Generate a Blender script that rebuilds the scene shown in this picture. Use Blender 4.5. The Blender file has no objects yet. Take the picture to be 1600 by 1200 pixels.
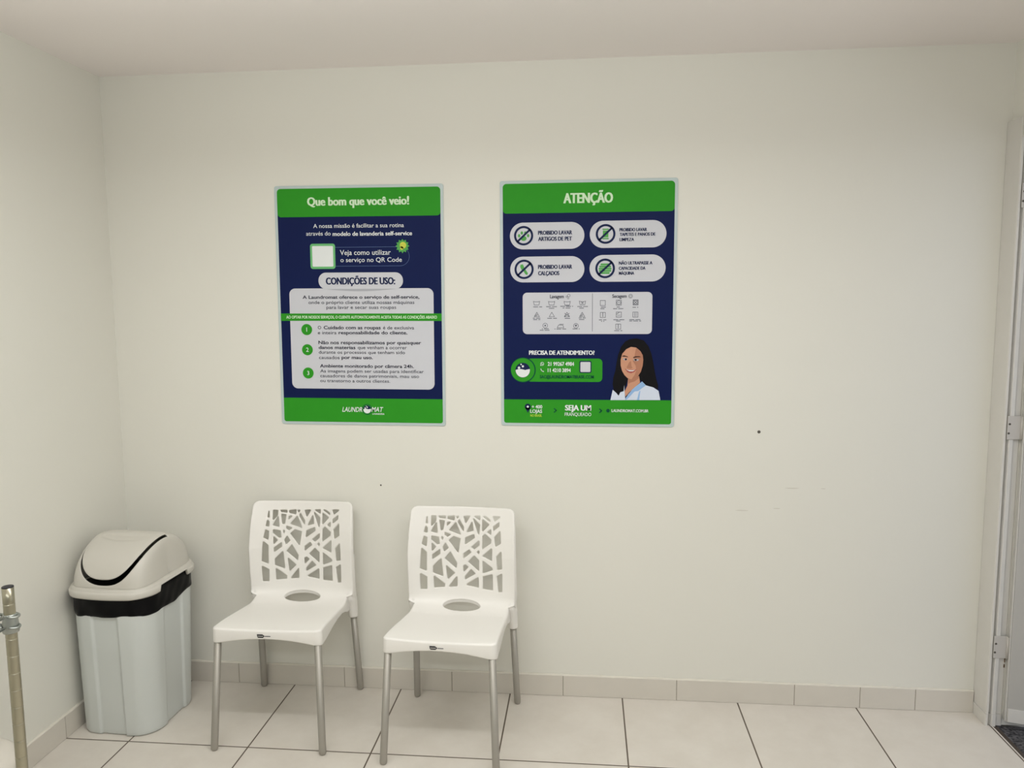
import bpy, bmesh, math, random
import numpy as np
from mathutils import Vector, Matrix

SC = bpy.context.scene
COL = SC.collection
PI = math.pi
random.seed(7)

# ------------------------------------------------------------------ camera
CAM_POS = Vector((1.1983, -2.9446, 1.581))
YAW, PITCH, ROLL = 0.0955, 0.1077, -0.0076
cam_data = bpy.data.cameras.new('camera')
cam = bpy.data.objects.new('camera', cam_data)
COL.objects.link(cam)
cam_data.sensor_width = 36.0
cam_data.lens = 1196.72 * 36.0 / 1600.0
cam_data.clip_start = 0.02
fwd = Vector((-math.sin(YAW) * math.cos(PITCH), math.cos(YAW) * math.cos(PITCH), -math.sin(PITCH)))
rgt = Vector((math.cos(YAW), math.sin(YAW), 0.0))
upv = rgt.cross(fwd)
r2 = rgt * math.cos(ROLL) + upv * math.sin(ROLL)
u2 = upv * math.cos(ROLL) - rgt * math.sin(ROLL)
M4 = Matrix((r2, u2, -fwd)).transposed().to_4x4()
M4.translation = CAM_POS
cam.matrix_world = M4
SC.camera = cam

# ------------------------------------------------------------------ world and light
world = bpy.data.worlds.new('world')
SC.world = world
world.use_nodes = True
bg = world.node_tree.nodes['Background']
bg.inputs[0].default_value = (0.86, 0.90, 1.0, 1.0)      # overcast daylight outside the open door
bg.inputs[1].default_value = 0.85

def area_light(name, loc, size_x, size_y, power, color, rot=(0, 0, 0)):
    d = bpy.data.lights.new(name, 'AREA')
    d.shape = 'RECTANGLE'
    d.size, d.size_y, d.energy, d.color = size_x, size_y, power, color
    o = bpy.data.objects.new(name, d)
    o.location, o.rotation_euler = loc, rot
    COL.objects.link(o)
    return o

# the room's ceiling batten: two bare tubes end to end that throw light all around
LAMP = (0.967, 1.0, 0.988)
for deg, dy, dz, watts in ((0, 0, -0.022, 12.8), (90, 0.022, 0, 1.6), (-90, -0.022, 0, 4.7), (180, 0, 0.022, 14.0)):
    area_light('ceiling_batten_light', (0.90, -1.47 + dy, 2.19 + dz), 2.4, 0.04, watts, LAMP, (math.radians(deg), 0, 0))
# unseen fill light added farther back to brighten the lower wall
for deg, dy, dz, watts in ((0, 0, -0.022, 12.5), (90, 0.022, 0, 7.5)):
    area_light('rear_fill_light', (0.90, -3.55 + dy, 2.19 + dz), 2.4, 0.04, watts, LAMP, (math.radians(deg), 0, 0))

SC.view_settings.view_transform = 'Standard'
SC.view_settings.look = 'None'
SC.view_settings.exposure = 0.11
SC.view_settings.gamma = 1.0
SC.view_settings.use_curve_mapping = False

# ------------------------------------------------------------------ materials
def lin(c):
    return tuple((v / 12.92) if v <= 0.04045 else ((v + 0.055) / 1.055) ** 2.4 for v in c)

def rgb(r, g, b):
    return lin((r / 255.0, g / 255.0, b / 255.0)) + (1.0,)

MATS = {}
def mat(name, col, rough=0.5, metal=0.0, bump=0.0, bscale=60.0, var=0.0, vscale=3.0, spec=0.5, coat=0.0):
    if name in MATS:
        return MATS[name]
    m = bpy.data.materials.new(name)
    m.use_nodes = True
    nt = m.node_tree
    b = nt.nodes['Principled BSDF']
    b.inputs['Base Color'].default_value = col
    b.inputs['Roughness'].default_value = rough
    b.inputs['Metallic'].default_value = metal
    b.inputs['Specular IOR Level'].default_value = spec
    b.inputs['Coat Weight'].default_value = coat
    tc = nt.nodes.new('ShaderNodeTexCoord')
    if bump:
        n = nt.nodes.new('ShaderNodeTexNoise')
        n.inputs['Scale'].default_value = bscale
        n.inputs['Detail'].default_value = 4.0
        bp = nt.nodes.new('ShaderNodeBump')
        bp.inputs['Strength'].default_value = bump
        bp.inputs['Distance'].default_value = 0.004
        nt.links.new(tc.outputs['Object'], n.inputs['Vector'])
        nt.links.new(n.outputs['Fac'], bp.inputs['Height'])
        nt.links.new(bp.outputs['Normal'], b.inputs['Normal'])
    if var:
        n = nt.nodes.new('ShaderNodeTexNoise')
        n.inputs['Scale'].default_value = vscale
        n.inputs['Detail'].default_value = 5.0
        mx = nt.nodes.new('ShaderNodeMix')
        mx.data_type = 'RGBA'
        mx.inputs[6].default_value = tuple(v * (1 - var) for v in col[:3]) + (1,)
        mx.inputs[7].default_value = tuple(min(1, v * (1 + var)) for v in col[:3]) + (1,)
        nt.links.new(tc.outputs['Object'], n.inputs['Vector'])
        nt.links.new(n.outputs['Fac'], mx.inputs[0])
        nt.links.new(mx.outputs[2], b.inputs['Base Color'])
    MATS[name] = m
    return m

WALL = mat('wall_paint', rgb(231, 229, 220), 0.55, bump=0.12, bscale=26, var=0.012, vscale=1.6)
UNSEEN_GREY = mat('unseen_wall_grey', rgb(150, 150, 148), 0.6)  # made-up grey for the unseen wall, darkened for reflections in the steel post
CEIL = mat('ceiling_paint', rgb(247, 240, 237), 0.8, bump=0.05, bscale=20)
SKIRT = mat('skirting_tile', rgb(216, 210, 200), 0.45, var=0.04, vscale=14)
GROUT = mat('skirting_grout', rgb(150, 141, 126), 0.85)
LEDGE = mat('skirting_cap_grout', rgb(225, 220, 208), 0.8)
PLASTIC = mat('chair_plastic', rgb(243, 240, 235), 0.38, bump=0.03, bscale=400)
ALU = mat('chair_leg_aluminium', rgb(172, 168, 160), 0.5, metal=0.6)
BIN = mat('bin_plastic', rgb(212, 216, 213), 0.42, bump=0.02, bscale=300)
BINLID = mat('bin_lid_plastic', rgb(210, 206, 197), 0.36, bump=0.02, bscale=300)
BAG = mat('black_bag_film', rgb(5, 5, 8), 0.4, bump=0.15, bscale=24, spec=0.15)
STEEL = mat('zinc_plated_steel', rgb(174, 169, 150), 0.30, metal=0.95)
CLAMP = mat('galvanised_clamp', rgb(172, 176, 172), 0.4, metal=0.9)
CAPM = mat('black_cap', rgb(30, 29, 36), 0.5)
FRAME = mat('door_frame_paint', rgb(216, 213, 207), 0.42, var=0.02, vscale=30)
LEAF = mat('door_leaf_paint', rgb(186, 183, 177), 0.4, var=0.01)
HINGE = mat('painted_hinge', rgb(196, 191, 184), 0.5)
DARK = mat('dark_hole', rgb(84, 79, 70), 0.8)
CHIP = mat('chipped_paint', rgb(96, 74, 52), 0.8)
TUB = mat('tub_plastic', rgb(214, 208, 198), 0.4)
CONC = mat('outside_concrete', rgb(150, 146, 140), 0.9, var=0.06, vscale=8)
EDGE = mat('threshold_strip', rgb(72, 62, 54), 0.6)

def carpet_material():
    m = bpy.data.materials.new('dark_carpet')
    m.use_nodes = True
    nt = m.node_tree
    b = nt.nodes['Principled BSDF']
    b.inputs['Roughness'].default_value = 0.95
    tc = nt.nodes.new('ShaderNodeTexCoord')
    n = nt.nodes.new('ShaderNodeTexNoise')
    n.inputs['Scale'].default_value = 90
    n.inputs['Detail'].default_value = 3
    rp = nt.nodes.new('ShaderNodeValToRGB')
    rp.color_ramp.elements[0].position = 0.38
    rp.color_ramp.elements[0].color = rgb(28, 28, 32)
    rp.color_ramp.elements[1].position = 0.68
    rp.color_ramp.elements[1].color = rgb(104, 102, 104)
    nt.links.new(tc.outputs['Object'], n.inputs['Vector'])
    nt.links.new(n.outputs['Fac'], rp.inputs[0])
    nt.links.new(rp.outputs[0], b.inputs['Base Color'])
    bp = nt.nodes.new('ShaderNodeBump')
    bp.inputs['Strength'].default_value = 0.8
    nt.links.new(n.outputs['Fac'], bp.inputs['Height'])
    nt.links.new(bp.outputs['Normal'], b.inputs['Normal'])
    return m
CARPET = carpet_material()

TILE_X, TILE_Y = 0.45, 0.46
def floor_material():
    m = bpy.data.materials.new('floor_tile')
    m.use_nodes = True
    nt = m.node_tree
    N, Lk = nt.nodes, nt.links
    b = N['Principled BSDF']
    geo = N.new('ShaderNodeNewGeometry')
    sep = N.new('ShaderNodeSeparateXYZ')
    Lk.new(geo.outputs['Position'], sep.inputs[0])
    def math_node(op, a, v=None, w=None):
        n = N.new('ShaderNodeMath')
        n.operation = op
        for i, q in enumerate((a, v, w)):
            if q is None:
                continue
            if isinstance(q, (int, float)):
                n.inputs[i].default_value = q
            else:
                Lk.new(q, n.inputs[i])
        return n.outputs[0]
    def line(coord, size):
        f = math_node('FRACT', math_node('DIVIDE', math_node('ADD', coord, size * 100.5), size))
        d = math_node('MULTIPLY', math_node('ABSOLUTE', math_node('SUBTRACT', f, 0.5)), size)
        return d                                    # distance to the nearest joint
    d = math_node('MINIMUM', line(sep.outputs[0], TILE_X), line(sep.outputs[1], TILE_Y))
    mr = N.new('ShaderNodeMapRange')
    mr.inputs[1].default_value = 0.0020
    mr.inputs[2].default_value = 0.0032
    Lk.new(d, mr.inputs[0])
    n1 = N.new('ShaderNodeTexNoise')
    n1.inputs['Scale'].default_value = 7
    n1.inputs['Detail'].default_value = 8
    n1.inputs['Roughness'].default_value = 0.65
    Lk.new(geo.outputs['Position'], n1.inputs['Vector'])
    rp = N.new('ShaderNodeValToRGB')
    rp.color_ramp.elements[0].position = 0.3
    rp.color_ramp.elements[0].color = rgb(216, 209, 199)
    rp.color_ramp.elements[1].position = 0.7
    rp.color_ramp.elements[1].color = rgb(225, 219, 210)
    Lk.new(n1.outputs['Fac'], rp.inputs[0])
    mx = N.new('ShaderNodeMix')
    mx.data_type = 'RGBA'
    mx.inputs[6].default_value = rgb(98, 86, 73)
    Lk.new(mr.outputs[0], mx.inputs[0])
    Lk.new(rp.outputs[0], mx.inputs[7])
    Lk.new(mx.outputs[2], b.inputs['Base Color'])
    b.inputs['Roughness'].default_value = 0.42
    b.inputs['Specular IOR Level'].default_value = 0.35
    bp = N.new('ShaderNodeBump')
    bp.inputs['Strength'].default_value = 0.5
    bp.inputs['Distance'].default_value = 0.002
    Lk.new(mr.outputs[0], bp.inputs['Height'])
    Lk.new(bp.outputs['Normal'], b.inputs['Normal'])
    return m
FLOOR = floor_material()

# ------------------------------------------------------------------ helpers
def link(name, me, m, parent=None, smooth=False):
    o = bpy.data.objects.new(name, me)
    COL.objects.link(o)
    if m is not None and not me.materials:
        me.materials.append(m)
    if smooth:
        me.polygons.foreach_set('use_smooth', [True] * len(me.polygons))
    if parent is not None:
        o.parent = parent
    return o

def mesh(name, verts, faces, m, parent=None, smooth=False):
    me = bpy.data.meshes.new(name)
    me.from_pydata([tuple(v) for v in verts], [], faces)
    me.update()
    return link(name, me, m, parent, smooth)

def obj(name, bm, m, parent=None, smooth=False):
    me = bpy.data.meshes.new(name)
    bmesh.ops.recalc_face_normals(bm, faces=bm.faces)
    bm.to_mesh(me)
    bm.free()
    return link(name, me, m, parent, smooth)

def thing(name, label, cat, loc=(0, 0, 0), rz=0.0, group=None):
    o = bpy.data.objects.new(name, None)
    o.empty_display_size = 0.05
    COL.objects.link(o)
    o.location = loc
    o.rotation_euler = (0, 0, rz)
    return tag(o, label, cat, group)

def tag(o, label, cat, group=None):
    o['label'] = label
    o['category'] = cat
    if group:
        o['group'] = group
    return o

def structure(o):
    o['kind'] = 'structure'
    return o

def box(bm, x0, x1, y0, y1, z0, z1, bev=0.0):
    vs = [bm.verts.new((x, y, z)) for x in (x0, x1) for y in (y0, y1) for z in (z0, z1)]
    fs = [bm.faces.new([vs[i] for i in q]) for q in ((0, 1, 3, 2), (4, 6, 7, 5), (0, 4, 5, 1), (2, 3, 7, 6), (0, 2, 6, 4), (1, 5, 7, 3))]
    if bev:
        es = list({e for f in fs for e in f.edges})
        bmesh.ops.bevel(bm, geom=es, offset=bev, segments=2, profile=0.5, affect='EDGES')

def tube(bm, pts, radii, n=20, cap=True):
    pts = [Vector(p) for p in pts]
    rings = []
    prev = None
    for i, p in enumerate(pts):
        t = (pts[min(i + 1, len(pts) - 1)] - pts[max(i - 1, 0)]).normalized()
        if prev is None:
            a = Vector((1, 0, 0)) if abs(t.x) < 0.8 else Vector((0, 1, 0))
            nrm = (a - t * a.dot(t)).normalized()
        else:
            nrm = (prev - t * prev.dot(t)).normalized()
        prev = nrm
        bn = t.cross(nrm)
        r = radii[i] if isinstance(radii, (list, tuple)) else radii
        rings.append([bm.verts.new(p + (nrm * math.cos(2 * PI * k / n) + bn * math.sin(2 * PI * k / n)) * r) for k in range(n)])
    for a, b in zip(rings, rings[1:]):
        for k in range(n):
            bm.faces.new((a[k], a[(k + 1) % n], b[(k + 1) % n], b[k]))
    if cap:
        bm.faces.new(rings[0][::-1])
        bm.faces.new(rings[-1])
    return rings

def loft(bm, loops, closed_bottom=True, closed_top=True):
    rings = [[bm.verts.new(p) for p in lp] for lp in loops]
    n = len(rings[0])
    for a, b in zip(rings, rings[1:]):
        for k in range(n):
            bm.faces.new((a[k], a[(k + 1) % n], b[(k + 1) % n], b[k]))
    if closed_bottom:
        bm.faces.new(rings[0][::-1])
    if closed_top:
        bm.faces.new(rings[-1])

def rounded_rect(hw, hd, r, n=12):
    """outline with arc-length spaced corners, counter-clockwise"""
    pts = []
    for cx, cy, a0 in ((hw - r, hd - r, 0), (-hw + r, hd - r, 90), (-hw + r, -hd + r, 180), (hw - r, -hd + r, 270)):
        for k in range(n + 1):
            a = math.radians(a0 + 90.0 * k / n)
            pts.append((cx + r * math.cos(a), cy + r * math.sin(a)))
    return pts

def resample(pts, n):
    pts = np.array(list(pts) + [pts[0]], float)
    seg = np.linalg.norm(np.diff(pts, axis=0), axis=1)
    s = np.concatenate([[0], np.cumsum(seg)])
    q = np.linspace(0, s[-1], n, endpoint=False)
    return np.stack([np.interp(q, s, pts[:, 0]), np.interp(q, s, pts[:, 1])], 1)

def poly_sdf(X, Y, poly):
    """signed distance, negative inside"""
    P = np.asarray(poly, float)
    d = np.full(X.shape, 1e9)
    inside = np.zeros(X.shape, bool)
    for (ax, ay), (bx, by) in zip(P, np.roll(P, -1, 0)):
        ex, ey = bx - ax, by - ay
        L2 = ex * ex + ey * ey + 1e-18
        t = np.clip(((X - ax) * ex + (Y - ay) * ey) / L2, 0, 1)
        d = np.minimum(d, (X - ax - t * ex) ** 2 + (Y - ay - t * ey) ** 2)
        c = ((ay <= Y) & (by > Y)) | ((by <= Y) & (ay > Y))
        if abs(ey) > 1e-15:
            inside ^= c & (X < ax + (Y - ay) / ey * ex)
    d = np.sqrt(d)
    return np.where(inside, -d, d)

def inset_poly(poly, r):
    P = [Vector(p) for p in poly]
    A = sum(a.x * b.y - b.x * a.y for a, b in zip(P, P[1:] + P[:1]))
    if A < 0:
        P.reverse()
    n = len(P)
    out = []
    for i in range(n):
        a, b, c = P[i - 1], P[i], P[(i + 1) % n]
        n1 = Vector((-(b - a).y, (b - a).x)).normalized()
        n2 = Vector((-(c - b).y, (c - b).x)).normalized()
        k = n1 + n2
        out.append(b + k * (r / max(0.25, 1 + n1.dot(n2))))
    return [tuple(v) for v in out]

def iso_shell(us, vs, D, pos, T, r):
    """thin shell over the part of a parameter grid where D > 0; its rims are rounded.
    pos(U, V) -> (N, 3); returns verts, faces"""
    nu, nv = len(us), len(vs)
    ids, U, V, Dd = {}, [], [], []
    def corner(i, j):
        k = (i, j)
        if k not in ids:
            ids[k] = len(U)
            U.append(us[i]); V.append(vs[j]); Dd.append(D[i, j])
        return ids[k]
    def cross(i0, j0, i1, j1):
        k = (min((i0, j0), (i1, j1)), max((i0, j0), (i1, j1)))
        if k not in ids:
            a, b = D[i0, j0], D[i1, j1]
            t = a / (a - b)
            ids[k] = len(U)
            U.append(us[i0] + (us[i1] - us[i0]) * t); V.append(vs[j0] + (vs[j1] - vs[j0]) * t); Dd.append(0.0)
        return ids[k]
    faces = []
    ins = D > 0
    for i in range(nu - 1):
        for j in range(nv - 1):
            q = ((i, j), (i + 1, j), (i + 1, j + 1), (i, j + 1))
            s = [ins[k] for k in q]
            if not any(s):
                continue
            if all(s):
                faces.append([corner(*k) for k in q])
                continue
            f = []
            for k in range(4):
                a, b = q[k], q[(k + 1) % 4]
                if ins[a]:
                    f.append(corner(*a))
                if ins[a] != ins[b]:
                    f.append(cross(*a, *b))
            if len(f) > 2:
                faces.append(f)
    U, V, Dd = np.array(U), np.array(V), np.array(Dd)
    e = 1e-4
    P = pos(U, V)
    nrm = np.cross(pos(U + e, V) - pos(U - e, V), pos(U, V + e) - pos(U, V - e))
    nrm /= np.linalg.norm(nrm, axis=1, keepdims=True) + 1e-12
    h = T / 2 * np.sqrt(np.clip(1 - (1 - np.clip(Dd / r, 0, 1)) ** 2, 0, 1))
    top = P + nrm * h[:, None]
    bot = P - nrm * h[:, None]
    rim = Dd == 0.0
    low = np.arange(len(U))
    low[~rim] = len(U) + np.arange((~rim).sum())
    verts = np.concatenate([top, bot[~rim]])
    F = faces + [[int(low[k]) for k in reversed(f)] for f in faces]
    return verts.tolist(), F

# ------------------------------------------------------------------ measured layout data
TEXT_WELCOME = [
    ('headline_text', 'Que bom que você veio!', 'heavy pale', -201.8, 201.2, 391.0, 31.0),
    ('intro_text', 'A nossa missão é facilitar a sua rotina', 'light white', -180.0, 178.7, 305.5, 15.6),
    ('intro_text', 'através do', 'light white', -209.2, -111.5, 276.6, 15.7),
    ('intro_text', 'modelo de lavanderia self-service', 'bold white', -103.5, 210.3, 274.6, 15.6),
    ('code_text', 'Veja como utilizar', 'mid white', -76.0, 125.1, 200.9, 19.3),
    ('code_text', 'o serviço no QR Code', 'mid white', -74.9, 168.6, 173.7, 17.1),
    ('conditions_text', 'CONDIÇÕES DE USO:', 'heavy navy', -135.6, 141.5, 87.6, 26.3),
    ('terms_text', 'A Laundromat oferece o serviço de self-service,', 'bold dark', -231.2, 235.6, 32.1, 12.7),
    ('terms_text', 'onde o próprio cliente utiliza nossas máquinas', 'light dark', -208.1, 215.4, 11.6, 12.8),
    ('terms_text', 'para lavar e secar suas roupas', 'light dark', -136.0, 143.1, -7.6, 12.8),
    ('strip_text', 'AO OPTAR POR NOSSOS SERVIÇOS, O CLIENTE AUTOMATICAMENTE ACEITA TODAS AS CONDIÇÕES ABAIXO', 'bold pale', -299.8, 303.8, -45.3, 11.0),
    ('terms_text', 'O', 'light dark', -173.0, -159.7, -87.3, 13.4),
    ('terms_text', 'Cuidado com as roupas', 'bold dark', -149.2, 79.8, -87.1, 13.3),
    ('terms_text', 'é de exclusiva', 'light dark', 89.2, 212.9, -87.2, 12.8),
    ('terms_text', 'e inteira', 'light dark', -173.6, -98.5, -107.1, 12.9),
    ('terms_text', 'responsabilidade do cliente.', 'bold dark', -89.5, 186.1, -106.7, 12.9),
    ('terms_text', 'Não nos responsabilizamos por quaisquer', 'bold dark', -172.4, 239.9, -145.8, 12.9),
    ('terms_text', 'danos materias', 'bold dark', -172.0, -23.2, -165.3, 13.0),
    ('terms_text', 'que venham a ocorrer', 'light dark', -13.8, 182.7, -165.0, 12.9),
    ('terms_text', 'durante os processos que tenham sido', 'light dark', -172.1, 175.0, -183.9, 12.5),
    ('terms_text', 'causados', 'light dark', -171.8, -88.3, -205.0, 13.0),
    ('terms_text', 'por mau uso.', 'bold dark', -80.2, 45.8, -204.3, 13.0),
    ('terms_text', 'Ambiente monitorado por câmera 24h.', 'bold dark', -169.0, 209.6, -238.4, 13.0),
    ('terms_text', 'As imagens podem ser usadas para identificar', 'light dark', -168.6, 248.6, -258.3, 12.5),
    ('terms_text', 'causadores de danos patrimoniais, mau uso', 'light dark', -168.7, 229.6, -277.4, 12.6),
    ('terms_text', 'ou transtorno a outros clientes.', 'light dark', -169.3, 113.3, -297.0, 12.6),
    ('number_text', '1', 'bold white', -223.9, -215.3, -97.1, 16.2),
    ('number_text', '2', 'bold white', -224.6, -212.1, -177.0, 16.3),
    ('number_text', '3', 'bold white', -224.1, -211.6, -269.5, 16.4),
    ('logo_text', 'LAUNDR', 'italic white', -82.9, -1.6, -414.4, 18.8),
    ('logo_text', 'MAT', 'italic white', 35.6, 84.0, -413.2, 18.8),
    ('logo_text', 'LAVANDERIA', 'bold white', 39.6, 88.1, -424.9, 6.1),
]
W_BOX = {'header': (-325.2, 319.3, 347.9, 455.2, 11.6), 'pill': (-165.0, 171.9, 69.9, 133.4, 30.4), 'codeouter': (-195.2, -95.0, 147.7, 245.0, 10.4), 'codeinner': (-187.2, -103.4, 156.8, 236.0, 3.8), 'outline': (-103.4, 198.0, 158.0, 230.8, 37.2), 'strip': (-319.7, 322.4, -54.4, -25.6, 0.0)}
W_PANEL = (-284.9, 290.9, -322.9, 72.2)
W_PTS = {'star': (171.9, 233.3, 27.6), 'one': (-218.4, -88.8, 22.0), 'two': (-218.1, -168.6, 22.0), 'three': (-217.6, -261.1, 22.1), 'logo': (18.6, -404.3, 19.0), 'foot': (0.6, -360.8)}
TEXT_NOTICE = [
    ('headline_text', 'ATENÇÃO', 'heavy pale', -92.3, 93.5, 381.0, 36.1),
    ('A', 'PROIBIDO LAVAR', 'heavy navy', -187.4, -58.2, 265.2, 14.7),
    ('A', 'ARTIGOS DE PET', 'heavy navy', -187.0, -59.1, 242.4, 14.8),
    ('B', 'PROIBIDO LAVAR', 'heavy navy', 118.0, 220.3, 273.7, 11.9),
    ('B', 'TAPETES E PANOS DE', 'heavy navy', 119.1, 251.5, 256.7, 11.5),
    ('B', 'LIMPEZA', 'heavy navy', 118.8, 173.2, 237.7, 11.5),
    ('C', 'PROIBIDO LAVAR', 'heavy navy', -187.6, -57.8, 137.3, 14.9),
    ('C', 'CALÇADOS', 'heavy navy', -187.2, -106.4, 113.6, 14.9),
    ('D', 'NÃO ULTRAPASSE A', 'heavy navy', 117.0, 242.0, 150.5, 11.6),
    ('D', 'CAPACIDADE DA', 'heavy navy', 117.2, 216.4, 131.0, 11.6),
    ('D', 'MÁQUINA', 'heavy navy', 117.4, 174.7, 112.8, 11.2),
    ('care', 'Lavagem', 'bold dark', -142.0, -89.4, 26.3, 13.2),
    ('care', 'Secagem', 'bold dark', 93.4, 147.4, 26.7, 12.6),
    ('help_text', 'PRECISA DE ATENDIMENTO?', 'heavy white', -223.0, 28.3, -189.6, 15.7),
    ('contact', '21 99267 4984', 'bold white', -150.8, -49.4, -232.1, 14.4),
    ('contact', '11 4210 3894', 'bold white', -150.8, -62.2, -256.3, 13.9),
    ('contact', 'SAC@LAUNDROMATBRASIL.COM', 'bold deep', -181.4, 26.1, -280.8, 12.1),
    ('footer_text', '+ 400', 'bold white', -212.8, -171.8, -398.3, 13.2),
    ('footer_text', 'LOJAS', 'bold white', -219.0, -172.3, -415.7, 13.2),
    ('footer_yellow', 'NO BRASIL', 'bold lime', -218.5, -173.2, -430.8, 9.4),
    ('footer_text', 'SEJA UM', 'heavy white', -84.0, 16.7, -405.0, 20.6),
    ('footer_text', 'FRANQUEADO', 'mid white', -84.9, 16.9, -426.6, 13.1),
    ('footer_text', 'LAUNDROMAT.COM.BR', 'bold white', 94.9, 235.3, -409.9, 10.7),
]
N_BOX = {'header': (-317.7, 320.2, 345.6, 454.0, 11.2), 'A': (-294.3, -12.7, 211.4, 311.2, 50.4), 'B': (7.5, 292.1, 213.2, 313.7, 50.8), 'C': (-293.7, -12.1, 86.9, 184.0, 49.3), 'D': (7.3, 291.0, 86.8, 187.0, 50.1), 'care': (-246.5, 243.6, -110.5, 47.8, 17.3), 'contact': (-231.1, 58.4, -294.3, -204.3, 16.1), 'mini': (-29.1, 16.7, -259.6, -213.0, 6.4), 'miniin': (-25.5, 13.0, -255.9, -217.1, 3.7)}
N_PTS = {'A': (-242.1, 262.4, 36.5), 'B': (66.7, 264.9, 36.7), 'C': (-240.8, 136.1, 36.7), 'D': (65.9, 136.9, 36.8), 'badge': (-245.9, -248.8, 45.6), 'badgein': (-247.3, -249.7, 28.8), 'phone1': (-172.1, -224.9, 7.4), 'phone2': (-172.1, -249.5, 7.4), 'pin': (-228.3, -393.9, 11.7), 'ch1': (-121.6, -405.7, 7.4), 'ch2': (53.1, -405.7, 8.3), 'globe': (81.1, -405.0, 6.9), 'foot': (2.7, -363.6), 'div0': (19.2, 43.6), 'div1': (19.1, -100.5), 'bub': (-73.5, 31.9, 9.1), 'dry': (162.2, 32.3, 8.1)}
CARE_ICONS = [
    ('tub', -193.4, 7.6),
    ('tub', -136.0, 7.3),
    ('tubline', -76.6, 7.0),
    ('tubx', -18.8, 7.6),
    ('tridot', -192.5, -35.9),
    ('tri', -135.1, -36.1),
    ('trix', -77.4, -36.3),
    ('tridot', -19.5, -36.5),
    ('circdot', -160.4, -77.7),
    ('iron', -101.6, -80.1),
    ('circv', -43.0, -78.9),
    ('sq', 58.3, 7.2),
    ('sqin', 118.3, 8.2),
    ('sqx', 181.3, 8.8),
    ('sqbar', 58.7, -38.2),
    ('sqdiag', 118.8, -37.0),
    ('sqbars', 180.9, -37.3),
    ('sqbar', 117.0, -82.4),
]
CARE_CAPTIONS = [
    (-209.5, -171.8, -6.6),
    (-156.7, -115.4, -5.9),
    (-149.8, -121.4, -12.3),
    (-102.6, -53.8, -4.9),
    (-93.5, -60.6, -11.2),
    (-41.5, 2.2, -6.0),
    (-30.0, -12.8, -11.9),
    (-207.3, -178.8, -49.6),
    (-205.9, -178.8, -55.1),
    (-155.8, -115.4, -50.3),
    (-89.3, -65.0, -50.5),
    (-32.2, -5.8, -49.3),
    (-30.8, -7.1, -55.2),
    (-172.8, -142.9, -90.1),
    (-181.1, -139.7, -95.6),
    (-124.5, -80.0, -91.1),
    (-59.0, -28.4, -90.8),
    (47.6, 70.2, -8.7),
    (49.4, 68.9, -14.6),
    (110.8, 126.2, -8.5),
    (97.4, 139.7, -14.8),
    (170.3, 191.8, -9.7),
    (44.3, 72.4, -56.8),
    (52.5, 64.7, -62.3),
    (95.0, 143.8, -56.5),
    (109.1, 128.9, -61.5),
    (155.0, 204.5, -56.3),
    (158.7, 202.8, -61.3),
    (102.6, 132.9, -97.9),
]
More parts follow.
